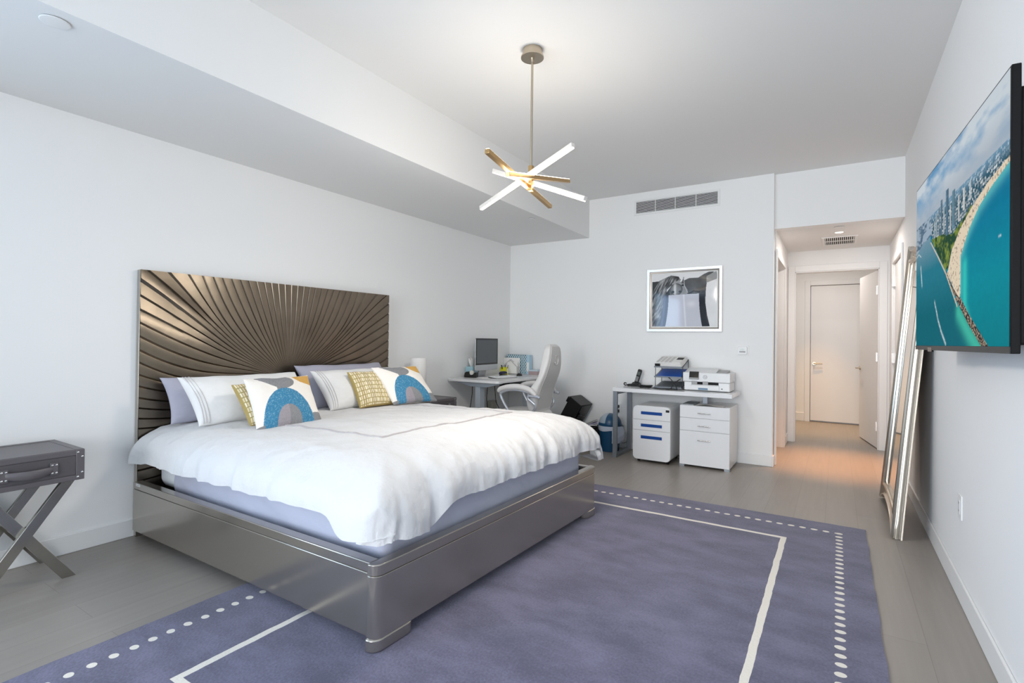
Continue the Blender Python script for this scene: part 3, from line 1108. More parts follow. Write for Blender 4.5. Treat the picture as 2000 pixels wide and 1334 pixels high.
o, f_ = pillow('white_pillow', 'white pillow with grey stitched end standing in front of the near lavender pillow', 'pillow', white_case,
               (0.52, 1.66, 0.735), (0.58, 2.45, 0.735), (0.335, 1.615, 1.03), 0.19, seed=6, sag=0.03, wr=0.007)
pipes(o, f_)
o, f_ = pillow('white_pillow', 'white pillow with grey stitched end standing in front of the far lavender pillow', 'pillow', white_case,
               (0.60, 2.57, 0.74), (0.63, 3.38, 0.74), (0.375, 2.55, 1.03), 0.19, seed=8, sag=0.04, wr=0.007)
pipes(o, f_)


def woven(u, v):
    """basket weave of cream bars between ochre lines"""
    nu, nv = 24, 8.5
    row = np.floor(v * nv + 0.25 * np.sin(u * 5))
    vf = v * nv + 0.25 * np.sin(u * 5) - row
    col = np.floor(u * nu)
    uf = u * nu - col
    cream, ochre, dark, olive = lin((240, 232, 206)), lin((184, 160, 110)), lin((150, 130, 96)), lin((166, 150, 96))
    base = np.where(((col + row) % 2 == 0)[:, None], cream, lin((222, 208, 170)))
    base = np.where((uf < 0.34)[:, None], ochre, base)
    base = np.where(((uf > 0.34) & (uf < 0.44))[:, None], dark, base)
    base = np.where((vf < 0.20)[:, None], olive, base)
    rim = (u < 0.02) | (u > 0.98) | (v < 0.02) | (v > 0.98)
    return np.where(rim[:, None], lin((172, 150, 92)), base)


def abstract(u, v):
    """cream ground with a grey leaf, ochre corner, blue arch over a lilac and grey core"""
    tex = (vnoise(u * 120, v * 120, 9) - 0.5)[:, None]
    cream = lin((236, 230, 222))
    c = np.tile(cream, (len(u), 1))
    grey, lilac, blue, pale, ochre = lin((132, 132, 134)), lin((152, 146, 152)), lin((56, 124, 160)), lin((112, 158, 182)), lin((206, 160, 84))
    # leaf
    top = 0.03 + 0.25 * np.maximum(u - 0.42, 0) ** 1.0 + 0.06 * np.abs(u - 0.2)
    e = ((u - 0.40) / 0.27) ** 2 + ((v - 0.155) / 0.165) ** 2
    leaf = (e < 1) & (v > 0.03) & ~((u < 0.36) & (v > 0.03 + 0.9 * (u - 0.10)))
    leaf |= (u > 0.12) & (u < 0.36) & (v > 0.015) & (v < 0.02 + 0.85 * (u - 0.10))
    c = np.where(leaf[:, None], grey * (1 + 0.35 * tex), c)
    och = ((u - 1.02) / 0.34) ** 2 + ((v + 0.02) / 0.27) ** 2 < 1
    och &= v > 0.02
    c = np.where(och[:, None], ochre * (1 + 0.15 * tex), c)
    br_ = ((u - 0.95) / 0.27) ** 2 + ((v - 1.0) / 0.19) ** 2 < 1
    c = np.where(br_[:, None], grey * (1 + 0.35 * tex), c)
    d = np.sqrt(((u - 0.46) / 0.385) ** 2 + ((v - 0.97) / 0.67) ** 2)
    arch = d < 1
    c = np.where(arch[:, None], np.where((vnoise(u * 150, v * 90, 4) > 0.74)[:, None], pale, blue) * (1 + 0.3 * tex), c)
    core = d < 0.5
    c = np.where(core[:, None], np.where((u < 0.46)[:, None], lilac, grey) * (1 + 0.3 * tex), c)
    bl_ = (u < 0.10) & (v > 0.93)
    c = np.where(bl_[:, None], grey, c)
    return np.clip(c, 0, 1)


print_cotton = mat('printed_cushion_cotton', S(230, 226, 220), 0.9, bump=0.25, bscale=220, vcol=True)
woven_cotton = mat('woven_ochre_cotton', S(210, 180, 110), 0.9, bump=0.3, bscale=160, vcol=True)
pillow('throw_pillow', 'ochre and cream woven cushion half hidden behind the near blue arch cushion', 'cushion', woven_cotton,
       (0.76, 1.845, 0.732), (0.81, 2.20, 0.735), (0.60, 1.81, 0.985), 0.11, n=110, seed=12, colour=(woven, (186, 162, 106)), power=0.35)
pillow('throw_pillow', 'ochre and cream woven cushion leaning on the far white pillow', 'cushion', woven_cotton,
       (0.70, 2.765, 0.745), (0.75, 3.17, 0.745), (0.545, 2.765, 1.02), 0.11, n=110, seed=13, colour=(woven, (186, 162, 106)), power=0.35)
pillow('throw_pillow', 'square cushion with a blue arch and grey leaf in front of the near white pillow', 'cushion', print_cotton,
       (0.93, 1.785, 0.718), (0.93, 2.245, 0.718), (0.70, 1.83, 1.025), 0.13, n=140, seed=14, colour=(abstract, (232, 226, 218)), pinch=0.06)
pillow('throw_pillow', 'square cushion with a blue arch and grey leaf at the far side of the bed', 'cushion', print_cotton,
       (0.80, 3.03, 0.75), (0.88, 3.47, 0.75), (0.60, 2.965, 1.05), 0.13, n=140, seed=15, colour=(abstract, (232, 226, 218)), pinch=0.06)

# ------------------------------------------------------------------ nightstands (trunk drawer on crossed steel legs)
leather = mat('dark_grey_leather', S(82, 78, 80), 0.42, bump=0.35, bscale=180, var=0.1, vscale=12)
leather_trim = mat('grey_leather_trim', S(94, 89, 92), 0.38, bump=0.25, bscale=200)
worn_steel = mat('worn_polished_steel', S(172, 168, 160), 0.18, 1.0, bump=0.12, bscale=9, bdetail=6)


def nightstand(label, loc):
    t = thing('nightstand', label, 'nightstand', loc, 0, 'trunk nightstands beside the bed')
    D2, W2, Z0, Z1 = 0.21, 0.22, 0.525, 0.68
    MB().box(-D2, D2, -W2, W2, Z0, Z1).build('case', leather, t, bevel=0.005)
    for z0, z1 in ((0.653, 0.682), (0.523, 0.548)):
        MB().box(-D2 - 0.001, D2 + 0.0035, -W2 - 0.002, W2 + 0.002, z0, z1).build('edge_band', leather_trim, t, bevel=0.003)
    top = MB()
    for a in ((-D2, D2, -W2, -W2 + 0.035), (-D2, D2, W2 - 0.035, W2), (-D2, -D2 + 0.035, -W2 + 0.035, W2 - 0.035), (D2 - 0.035, D2, -W2 + 0.035, W2 - 0.035)):
        top.box(a[0], a[1], a[2], a[3], Z1, Z1 + 0.0045)
    top.build('top_border', leather_trim, t, bevel=0.0015)
    dr = MB().box(D2 - 0.01, D2 + 0.003, -W2 + 0.034, W2 - 0.034, 0.552, 0.649).build('drawer', leather, t, bevel=0.002)
    for sy in (-1, 1):
        g = MB()
        g.box(D2 - 0.012, D2 + 0.0055, sy * W2 - 0.034 if sy > 0 else -W2 - 0.003, sy * W2 + 0.003 if sy > 0 else -W2 + 0.034, Z0 - 0.002, Z1 + 0.003)
        g.build('corner_guard', leather_trim, t, bevel=0.003)
        for z in (Z0 + 0.014, Z0 + 0.036, Z1 - 0.036, Z1 - 0.012):
            y = sy * (W2 - (0.008 if abs(z - 0.6) < 0.055 else 0.026))
            st = MB().lathe([(0.0068, 0), (0.006, 0.0022), (0.003, 0.0042), (0.0004, 0.0048)], (0, 0, 0), n=14)
            st.v = [(D2 + 0.0052 + q[2], y + q[0], z + q[1]) for q in st.v]
            st.build('stud', chrome, t)
    # strap handle
    pts = []
    for k in range(25):
        s_ = k / 24
        pts.append((D2 + 0.006 + 0.030 * math.sin(PI * s_) ** 0.8, -0.095 + 0.19 * s_, 0.6 - 0.008 * math.sin(PI * s_)))
    hp = MB()
    Pm = np.zeros((25, 6, 3))
    for k, q in enumerate(pts):
        s_ = k / 24
        hgt = 0.013 + 0.006 * math.sin(PI * s_)
        for j, (dx, dz) in enumerate(((0.003, -1), (0.003, 1), (0.0, 1.15), (-0.003, 1), (-0.003, -1), (0, -1.15))):
            Pm[k, j] = (q[0] + dx, q[1], q[2] + dz * hgt)
    hp.grid(Pm, close_v=True)
    hd = hp.build('strap_handle', leather_trim, dr, angle=60)
    for sy in (-1, 1):
        br = MB().box(D2 + 0.003, D2 + 0.0125, sy * 0.095 - 0.016, sy * 0.095 + 0.016, 0.569, 0.631)
        br.build('bracket', leather_trim, dr, bevel=0.002)
        for a in (-0.008, 0.008):
            for b in (-0.02, 0.02):
                k = MB().lathe([(0.0055, 0), (0.005, 0.002), (0.0025, 0.0036), (0.0003, 0.004)], (0, 0, 0), n=12)
                MB().add([(D2 + 0.0125 + q[2], sy * 0.095 + a + q[0], 0.6 + b + q[1]) for q in k.v], k.f).build('rivet', chrome, dr)
    for x in (0.165, -0.165):
        for sg in (1, -1):
            lg = MB()
            w = 0.029
            off = -0.0245 if sg > 0 else 0.0
            y0, y1 = sg * 0.185, -sg * 0.172
            lg.prism([(y0 - w, 0), (y0 + w, 0), (y1 + w, 0.525), (y1 - w, 0.525)], lambda u, v, d, x=x, off=off: Vector((x + off + d, u, v)), -0.012, 0.012)
            lg.build('leg', worn_steel, t, bevel=0.0015)
    MB().cyl((-0.16, 0.0, 0.262), (0.14, 0.0, 0.262), 0.012).build('stretcher', worn_steel, t)
    return t


nightstand('grey trunk nightstand on crossed steel legs at the left end of the photo', (0.23, 0.895, 0))
nightstand('dark trunk nightstand beyond the bed with the table lamp on it', (0.23, 4.073, 0))

t = thing('table_lamp', 'small table lamp with a white cylinder shade on the far nightstand', 'lamp', (0.22, 3.945, 0.6845))
shade = mat('white_fabric_shade', S(236, 234, 230), 0.8, bump=0.15, bscale=120)
sh = MB().lathe([(0.0815, 0.155), (0.0825, 0.157), (0.0825, 0.41), (0.0815, 0.412), (0.0795, 0.410), (0.0795, 0.157), (0.0815, 0.155)], n=48, caps=False)
sh.build('lamp_shade', shade, t)
rg = MB()
for k in range(3):
    a = 2 * PI * k / 3
    rg.cyl((0, 0, 0.395), (0.08 * math.cos(a), 0.08 * math.sin(a), 0.4), 0.002, n=6)
rg.build('shade_ring', chrome, t)
MB().lathe([(0.058, 0), (0.06, 0.004), (0.058, 0.011), (0.018, 0.016), (0.009, 0.022), (0.0075, 0.05), (0.0075, 0.36), (0.012, 0.38), (0.012, 0.4)], n=28).build('base', nickel, t)

# ------------------------------------------------------------------ corner desk
LZ = 0.84
t = thing('standing_desk', 'white standing desk in the far left corner holding the desktop computer', 'desk', (0.38, 5.33, 0))
o_ = t.location
ol = [(0.03, 5.995), (0.03, 4.66)] + [(0.68 + 0.04 * math.cos(R(a)), 4.70 + 0.04 * math.sin(R(a))) for a in range(-90, 1, 15)] + [(0.72, 5.995)]
MB(o_).prism(ol, FN, LZ - 0.028, LZ).build('desktop', white_lam, t, bevel=0.003)
frame_grey = mat('pale_blue_grey_steel', S(186, 195, 204), 0.4, 0.1)
for y in (4.80, 5.86):
    b = MB(o_)
    b.prism([(0.06, LZ - 0.03), (0.67, LZ - 0.03), (0.67, LZ - 0.042), (0.50, LZ - 0.085), (0.26, LZ - 0.085), (0.06, LZ - 0.04)], lambda u, v, d, y=y: Vector((u, y + d, v)), -0.035, 0.035)
    b.build('bracket', frame_grey, t, bevel=0.003)
    MB(o_).box(0.347, 0.412, y - 0.045, y + 0.055, 0.04, LZ - 0.085).build('leg', frame_grey, t, bevel=0.004)
    MB(o_).box(0.05, 0.69, y - 0.035, y + 0.045, 0.0, 0.04).build('foot', frame_grey, t, bevel=0.006)
MB(o_).box(0.33, 0.43, 4.88, 5.82, LZ - 0.075, LZ - 0.03).build('crossbar', frame_grey, t, bevel=0.003)
MB(o_).box(0.56, 0.70, 4.93, 5.30, LZ - 0.075, LZ - 0.030).build('control_box', black_plastic, t, bevel=0.004)

# desktop computer
t = thing('desktop_computer', 'silver all-in-one desktop computer with a dark screen on the white corner desk', 'computer', (0.18, 5.215, LZ), R(4))
f = lambda u, v, d: Vector((d, u, v))
c_ = MB().prism(rrect(0.528, 0.392, 0.012), lambda u, v, d: Vector((d, u, v + 0.276)), -0.006, 0.006)
c_.build('casing', alu, t, bevel=0.002)
bk = MB().lathe([(0.2, 0.0), (0.16, -0.014), (0.08, -0.026), (0.001, -0.03)], n=40)
bk.v = [(q[2] - 0.006, q[0] * 1.05, q[1] * 0.8 + 0.30) for q in bk.v]
bk.build('back_shell', alu, t)
MB().box(0.0061, 0.0068, -0.262, 0.262, 0.148, 0.470).build('screen_border', black_gloss, t, angle=0)
MB().box(0.0068, 0.0073, -0.240, 0.240, 0.168, 0.450).build('screen', mat('dark_grey_screen', S(72, 78, 83), 0.12, spec=0.6), t, angle=0)
st = MB()
sp = [(-0.012, 0.16), (-0.07, 0.11), (-0.088, 0.02), (-0.085, 0.004), (-0.075, 0.004), (-0.065, 0.02), (-0.05, 0.09), (-0.006, 0.12)]
st.prism(sp, lambda u, v, d: Vector((u, d, v)), -0.085, 0.085)
st.build('stand', alu, t, bevel=0.002)
MB().box(-0.09, 0.10, -0.10, 0.10, 0.0, 0.006).build('base', alu, t, bevel=0.002)

# tape dispenser
t = thing('tape_dispenser', 'black tape dispenser with a clear roll at the near edge of the corner desk', 'tape dispenser', (0.135, 4.965, LZ), R(8))
pr = [(-0.082, 0), (0.08, 0), (0.082, 0.05), (0.074, 0.066), (0.055, 0.06), (0.035, 0.037), (0.0, 0.03), (-0.02, 0.045), (-0.03, 0.068), (-0.055, 0.07), (-0.075, 0.055), (-0.084, 0.025)]
MB().prism(pr, lambda u, v, d: Vector((u, d, v)), -0.03, 0.03).build('body', black_plastic, t, bevel=0.005)
MB().cyl((0.008, -0.011, 0.058), (0.008, 0.011, 0.058), 0.027, n=28).build('tape_roll', mat('clear_tape', S(216, 214, 206), 0.25), t)

# tissue box
t = thing('tissue_box', 'pale teal tissue box with a tissue pulled up beside the desktop computer', 'tissue box', (0.075, 5.052, LZ), R(0))
teal_card = mat('pale_teal_card', S(160, 196, 206), 0.6)
MB().box(-0.055, 0.055, -0.055, 0.055, 0.06, 0.125).build('upper_box', teal_card, t, bevel=0.002)
MB().box(-0.055, 0.055, -0.055, 0.055, 0, 0.06).build('lower_box', mat('white_blue_card', S(205, 214, 224), 0.6), t, bevel=0.002)
tp = np.zeros((14, 24, 3))
for i in range(14):
    s_ = i / 13
    for j in range(24):
        a = 2 * PI * j / 24
        r = 0.018 + 0.026 * math.sin(PI * min(1, s_ * 0.62)) + 0.010 * math.sin(3 * a + s_ * 4) * s_
        tp[i, j] = (r * math.cos(a) * 0.55 + 0.012 * s_, r * math.sin(a) * (1 + .3 * s_) - 0.012 * s_, 0.122 + 0.10 * s_ + 0.018 * math.sin(2 * a + 1) * s_)
MB().grid(tp, close_v=True).build('tissue', paper_white, t, angle=80)

# keyboard, mouse and its pad
t = thing('keyboard', 'slim white keyboard with a dark underside lying in front of the computer', 'keyboard', (0.45, 5.17, LZ), R(-12))
MB().prism([(-0.075, 0.006), (0.075, 0.0), (0.075, 0.004), (-0.075, 0.016)], lambda u, v, d: Vector((u, d, v)), -0.17, 0.17).build('base', black_plastic, t, bevel=0.001)
MB().prism([(-0.075, 0.016), (0.075, 0.004), (0.075, 0.009), (-0.075, 0.021)], lambda u, v, d: Vector((u, d, v)), -0.17, 0.17).build('top_plate', white_plastic, t, bevel=0.001)
ky = MB()
for i in range(5):
    for j in range(13):
        x, y = -0.055 + i * 0.026, -0.15 + j * 0.0245
        zz_ = 0.0135 - x * 0.08 + 0.0
        ky.box(x - 0.010, x + 0.010, y - 0.0095, y + 0.0095, zz_, zz_ + 0.0032)
ky.build('keys', white_plastic, t, angle=0)
t = tag(MB().box(-0.09, 0.09, -0.16, 0.16, 0, 0.003).build('mouse_pad', mat('pale_grey_pad', S(190, 194, 198), 0.6), None, bevel=0.001),
        'pale grey mouse pad under the black mouse on the corner desk', 'mouse pad')
t.location, t.rotation_euler = (0.46, 5.56, LZ), (0, 0, R(14))
t = thing('computer_mouse', 'black computer mouse on its pale pad at the right of the keyboard', 'mouse', (0.44, 5.57, LZ + 0.003), R(10))
ms = np.zeros((12, 20, 3))
for i in range(12):
    ph = (PI / 2) * i / 11
    for j in range(20):
        a = 2 * PI * j / 20
        ms[i, j] = (0.033 * math.cos(ph) ** 0.6 * math.cos(a), 0.056 * math.cos(ph) ** 0.6 * math.sin(a), 0.034 * math.sin(ph))
MB().grid(ms, close_v=True).build('body', black_plastic, t, angle=70)
MB().cyl((-0.004, 0.022, 0.031), (0.004, 0.022, 0.031), 0.007, n=14).build('wheel', grey_plastic, t)

# stapler, pens, letter holder, binders, box
t = thing('stapler', 'dark navy stapler lying between the computer and the yellow pen cup', 'stapler', (0.24, 5.50, LZ), R(5))
navy = mat('navy_plastic', S(28, 30, 62), 0.35)
MB().prism([(-0.075, 0.0), (0.08, 0.0), (0.08, 0.012), (-0.06, 0.018), (-0.075, 0.014)], lambda u, v, d: Vector((d, u, v)), -0.018, 0.018).build('base', black_plastic, t, bevel=0.003)
MB().prism([(-0.078, 0.02), (0.078, 0.02), (0.082, 0.03), (0.06, 0.05), (0.0, 0.058), (-0.06, 0.052), (-0.08, 0.036)], lambda u, v, d: Vector((d, u, v)), -0.02, 0.02).build('arm', navy, t, bevel=0.006, seg=3)

t = thing('pen_cup', 'square yellow and white pen cup with dark pens on the corner desk', 'pen holder', (0.125, 5.70, LZ), R(6))
yel = mat('bright_yellow_plastic', S(218, 214, 40), 0.45)
wl_ = MB()
for a in ((-0.04, -0.037, -0.04, 0.04), (0.037, 0.04, -0.04, 0.04), (-0.037, 0.037, -0.04, -0.037), (-0.037, 0.037, 0.037, 0.04)):
    wl_.box(a[0], a[1], a[2], a[3], 0.002, 0.095)
wl_.build('cup_wall', yel, t, bevel=0.001)
MB().box(-0.04, 0.04, -0.04, 0.04, 0, 0.002).build('cup_base', yel, t, angle=0)
MB().box(0.0401, 0.0408, 0.004, 0.036, 0.012, 0.085).build('white_panel', paper_white, t, angle=0)
for k, (x, y, dx, dy) in enumerate(((0.01, -0.02, -.02, -.03), (-0.015, -0.01, .0, -.05), (0.0, 0.015, .02, -.02), (0.02, 0.0, .03, .02))):
    pn = MB().cyl((x, y, 0.003), (x + dx, y + dy, 0.125), 0.0042, n=8)
    p_ = tag(pn.build('pen', navy if k % 2 else black_plastic, None), ['black pen leaning to the near side of the yellow cup', 'navy pen leaning furthest over the rim of the yellow cup',
             'black pen at the back of the yellow cup', 'navy pen leaning towards the chair in the yellow cup'][k], 'pen', 'pens in the yellow cup')
    p_.location, p_.rotation_euler = t.location, t.rotation_euler

t = thing('letter_holder', 'black wire letter holder bent into a house outline', 'letter holder', (0.16, 5.80, LZ), R(10))
hw = [(-0.10, 0.004), (-0.10, 0.10), (0.0, 0.195), (0.10, 0.10), (0.10, 0.004)]
for d in (-0.022, 0.022):
    MB().tube([(u, d, v) for u, v in hw], 0.0022, n=6, closed=True).build('house_wire', black_plastic, t)
cr = MB()
for u in (-0.10, 0.10, 0.0):
    cr.tube([(u, -0.022, 0.004), (u, 0.022, 0.004)], 0.0022, n=6)
cr.build('cross_wire', black_plastic, t)
for nm, lab, x, y, w, h, tilt in (('envelope', 'white envelope standing in the house shaped wire holder', 0.185, 5.803, 0.15, 0.155, 10), ('card', 'white card propped behind the house shaped wire holder', 0.125, 5.875, 0.245, 0.215, 6)):
    e_ = tag(MB().box(-w / 2, w / 2, -0.002, 0.002, 0, h).build(nm, paper_white, None, angle=0), lab, nm)
    e_.location, e_.rotation_euler = (x, y, LZ + 0.0065 if nm == 'envelope' else LZ), (R(-4), 0, R(tilt))


def pattern(p):
    u, z = p[:, 0] + p[:, 1], p[:, 2]
    d = np.abs(((u * 30) % 1) - 0.5) + np.abs(((z * 22) % 1) - 0.5)
    return np.where((np.abs(d - 0.5) < 0.17)[:, None], lin((206, 222, 226)), lin((40, 100, 122)))


t = thing('binder', 'teal binder with a pale diamond pattern standing at the back of the corner desk', 'binder', (0.175, 5.945, LZ), 0, 'binders on the corner desk')
gb = MB()
ux, uz = np.meshgrid(np.linspace(-0.155, 0.155, 90), np.linspace(0.002, 0.256, 76), indexing='ij')
gb.grid(np.stack([ux, np.full_like(ux, -0.0215), uz], -1))
fc = gb.build('cover_print', mat('patterned_cover', S(90, 140, 150), 0.5, vcol=True), t, angle=0)
paint(fc, pattern(np.array(gb.v)))
MB().box(-0.155, 0.155, -0.021, 0.021, 0, 0.258).build('cover', mat('teal_card', S(66, 122, 140), 0.5), t, bevel=0.002)
t = thing('binder', 'pale blue binder standing on end at the right of the patterned binder', 'binder', (0.362, 5.945, LZ), 0, 'binders on the corner desk')
MB().box(-0.024, 0.024, -0.035, 0.04, 0, 0.258).build('cover', mat('pale_blue_card', S(176, 206, 222), 0.5), t, bevel=0.002)
MB().box(-0.018, 0.018, -0.036, -0.034, 0.04, 0.16).build('spine_label', paper_white, t, angle=0)
t = thing('keepsake_box', 'small grey pink lidded box on the corner desk near the chair back', 'box', (0.455, 5.93, LZ), R(4))
MB().box(-0.065, 0.065, -0.05, 0.05, 0, 0.048).build('box_body', mat('grey_pink_card', S(170, 150, 150), 0.6), t, bevel=0.002)
MB().box(-0.068, 0.068, -0.053, 0.053, 0.046, 0.068).build('lid', mat('pale_blue_lid', S(190, 204, 214), 0.5), t, bevel=0.002)
n_ = tag(MB().box(-0.07, 0.07, -0.1, 0.1, 0, 0.006).build('notepad', mat('pink_paper', S(206, 150, 152), 0.7), None, bevel=0.001), 'pink notepad lying below the computer screen', 'notepad')
n_.location, n_.rotation_euler = (0.315, 5.30, LZ), (0, 0, R(12))
n_.location.x = 0.335
n_ = tag(MB().box(-0.06, 0.06, -0.085, 0.085, 0, 0.004).build('paper_sheet', paper_white, None, angle=0), 'white paper lying between the tape dispenser and the keyboard', 'paper')
n_.location, n_.rotation_euler = (0.30, 5.03, LZ), (0, 0, R(-20))

# cables and socket things under the corner desk
for lab, pts in (('black cable hanging at the left of the corner desk leg', [(0.24, 4.85, 0.80), (0.23, 4.86, 0.66), (0.20, 4.87, 0.52), (0.16, 4.88, 0.40), (0.12, 4.89, 0.03)]),
                 ('black cable hanging close to the wall outlet under the corner desk', [(0.04, 5.46, 0.80), (0.035, 5.45, 0.68), (0.03, 5.44, 0.54), (0.035, 5.46, 0.4), (0.03, 5.5, 0.02)]),
                 ('black cable slanting down in front of the beige power box', [(0.1, 5.50, 0.80), (0.11, 5.51, 0.66), (0.12, 5.52, 0.50), (0.15, 5.56, 0.40), (0.16, 5.58, 0.02)])):
    tag(MB().tube(pts, 0.0042, n=7).build('power_cable', black_rubber, None), lab, 'cable', 'cables under the corner desk')
tag(MB().box(0.015, 0.085, 5.485, 5.605, 0.0, 0.505).build('power_box', mat('beige_plastic', S(186, 184, 170), 0.5), None, bevel=0.006), 'beige power box standing under the corner desk by the wall', 'power box')

# ------------------------------------------------------------------ right desk
DZ = 0.777
t = thing('writing_desk', 'white writing desk on a grey steel leg frame holding the printer', 'desk', (2.34, 5.72, 0))
o_ = t.location
MB(o_).box(1.722, 2.962, 5.47, 5.985, DZ - 0.041, DZ).build('desktop', white_gloss, t, bevel=0.002)
lf = MB(o_)
lf.box(1.722, 1.768, 5.482, 5.520, 0, DZ - 0.041)
lf.box(1.722, 1.768, 5.94, 5.978, 0, DZ - 0.041)
lf.box(1.722, 1.768, 5.52, 5.94, 0, 0.035)
lf.box(1.722, 1.768, 5.52, 5.94, DZ - 0.076, DZ - 0.041)
lf.build('leg_frame', silver_paint, t, bevel=0.002)
MB(o_).box(2.632, 2.68, 5.73, 5.778, 0.6375, DZ - 0.041).build('support_post', silver_paint, t, bevel=0.002)
MB(o_).box(1.768, 2.9, 5.9, 5.94, DZ - 0.075, DZ - 0.041).build('rear_rail', silver_paint, t, bevel=0.002)

# mobile pedestal with blue pulls
t = thing('mobile_pedestal', 'white rounded filing pedestal with three blue drawer pulls', 'file cabinet', (2.1735, 5.66, 0))
o_ = t.location
fy = lambda u, v, d: Vector((2.1735 + u, 5.43 + d, 0.318 + v))
MB(o_).prism(rrect(0.40, 0.575, 0.045, 8), fy, 0.016, 0.47).build('body', white_lam, t, bevel=0.003)
for nm, z0, z1, hz in (('drawer', 0.4595, 0.603, 0.53), ('drawer', 0.3475, 0.4555, 0.398), ('drawer', 0.032, 0.3435, 0.272)):
    # outline of the front clipped between z0 and z1
    out = [(u, min(max(v, z0 - 0.318), z1 - 0.318)) for u, v in rrect(0.398, 0.571, 0.045, 10)]
    o2 = []
    for q in out:
        if not o2 or (abs(q[0] - o2[-1][0]) + abs(q[1] - o2[-1][1])) > 1e-5:
            o2.append(q)
    d_ = MB(o_).prism(o2, fy, 0.0, 0.0155).build(nm, white_gloss, t, bevel=0.0015)
    h_ = MB(o_)
    h_.prism([(-0.113, hz - 0.318 - 0.016), (0.113, hz - 0.318 - 0.016), (0.113, hz - 0.318 + 0.016), (-0.113, hz - 0.318 + 0.016)], fy, -0.003, 0.001)
    h_.build('pull', blue_plastic, d_, bevel=0.001)
MB(o_).box(2.325, 2.362, 5.427, 5.431, 0.553, 0.577).build('lock', black_plastic, t, bevel=0.001)
for x in (2.02, 2.33):
    for y in (5.5, 5.84):
        MB(o_).cyl((x - 0.012, y, 0.016), (x + 0.012, y, 0.016), 0.016, n=16).build('caster', black_rubber, t)

# drawer cabinet
t = thing('drawer_cabinet', 'white drawer cabinet with slim steel handles under the printer', 'drawer cabinet', (2.6935, 5.755, 0))
o_ = t.location
MB(o_).box(2.449, 2.938, 5.528, 6.0, 0.022, 0.6365).build('carcass', white_lam, t, bevel=0.0015)
for z0, z1, hz in ((0.511, 0.6345, 0.564), (0.379, 0.507, 0.434), (0.024, 0.375, 0.287)):
    d_ = MB(o_).box(2.450, 2.937, 5.510, 5.5275, z0, z1).build('drawer', white_gloss, t, bevel=0.001)
    h_ = MB(o_)
    h_.cyl((2.632, 5.492, hz), (2.756, 5.492, hz), 0.005, n=12)
    h_.cyl((2.645, 5.492, hz), (2.645, 5.511, hz), 0.004, n=10)
    h_.cyl((2.743, 5.492, hz), (2.743, 5.511, hz), 0.004, n=10)
    h_.build('handle', chrome, d_)
for x in (2.449, 2.888):
    for y in (5.512, 5.95):
        MB(o_).box(x, x + 0.05, y, y + 0.05, 0, 0.022).build('foot', silver_paint, t, angle=0)
# paper sheets lying on the cabinet, curling over its front edge
Pm = np.zeros((26, 14, 3))
for i in range(26):
    s_ = i / 25
    x = 2.60 + 0.275 * s_
    bul = 0.014 * math.sin(PI * min(1, s_ * 1.15)) ** 1.5
    for j in range(14):
        q = j / 13
        Pm[i, j] = (x, 5.504 + 0.20 * q, 0.6385 + bul * (1 - q) ** 1.2 + 0.001)
tag(MB().grid(Pm).build('paper_sheet', paper_white, None, angle=80), 'curled white sheet of paper lying on the drawer cabinet', 'paper')
tag(boxmb(2.46, 2.585, 5.53, 5.82, 0.637, 0.646).build('document_folder', mat('grey_folder', S(150, 156, 160), 0.5), None, bevel=0.001), 'grey folder lying on the drawer cabinet beside the post', 'folder')

# printer
t = thing('printer', 'white inkjet printer with a small tilted black screen on the writing desk', 'printer', (2.676, 5.82, DZ))
o_ = t.location
PX0, PX1, PY0, PY1 = 2.439, 2.913, 5.665, 5.965
MB(o_).box(PX0 + 0.012, PX1 - 0.004, PY0 + 0.006, PY1, DZ + 0.006, 0.872).build('lower_body', white_plastic, t, bevel=0.008, seg=3)
MB(o_).box(PX0, PX1, PY0, PY1, 0.874, 0.972).build('upper_body', white_plastic, t, bevel=0.006, seg=3)
MB(o_).prism([(PY0 + 0.03, 0.972), (PY1, 0.972), (PY1 - 0.01, 1.008), (PY0 + 0.19, 1.008)], lambda u, v, d: Vector((d, u, v)), PX0 + 0.01, PX0 + 0.33).build('document_feeder', white_plastic, t, bevel=0.004)
MB(o_).prism([(PY0 + 0.05, 0.973), (PY1 - 0.03, 0.973), (PY1 - 0.03, 0.995), (PY0 + 0.16, 0.986)], lambda u, v, d: Vector((d, u, v)), PX0 + 0.335, PX0 + 0.43).build('feeder_tray', grey_plastic, t, bevel=0.002)
MB(o_).box(PX0 + 0.20, PX0 + 0.37, PY0 + 0.08, PY0 + 0.20, 0.9725, 0.9745).build('feeder_slot', dark_slot, t, angle=0)
# tilted touch screen
Ms = Matrix.Translation((2.556, PY0 - 0.004, 0.945)) @ Matrix.Rotation(R(-16), 4, 'X')
MB(o_).box(-0.049, 0.049, -0.006, 0.012, -0.045, 0.038, Ms).build('screen_housing', grey_plastic, t, bevel=0.003)
MB(o_).box(-0.047, 0.047, -0.0075, -0.0055, -0.03, 0.036, Ms).build('touch_screen', black_gloss, t, bevel=0.001)
# ring logo
lg = MB(o_)
lg.tube([(2.667 + 0.019 * math.cos(a), PY0 - 0.0005, 0.927 + 0.019 * math.sin(a)) for a in np.linspace(0, 2 * PI, 40, endpoint=False)], 0.0022, n=6, closed=True)
lg.build('logo_ring', grey_plastic, t)


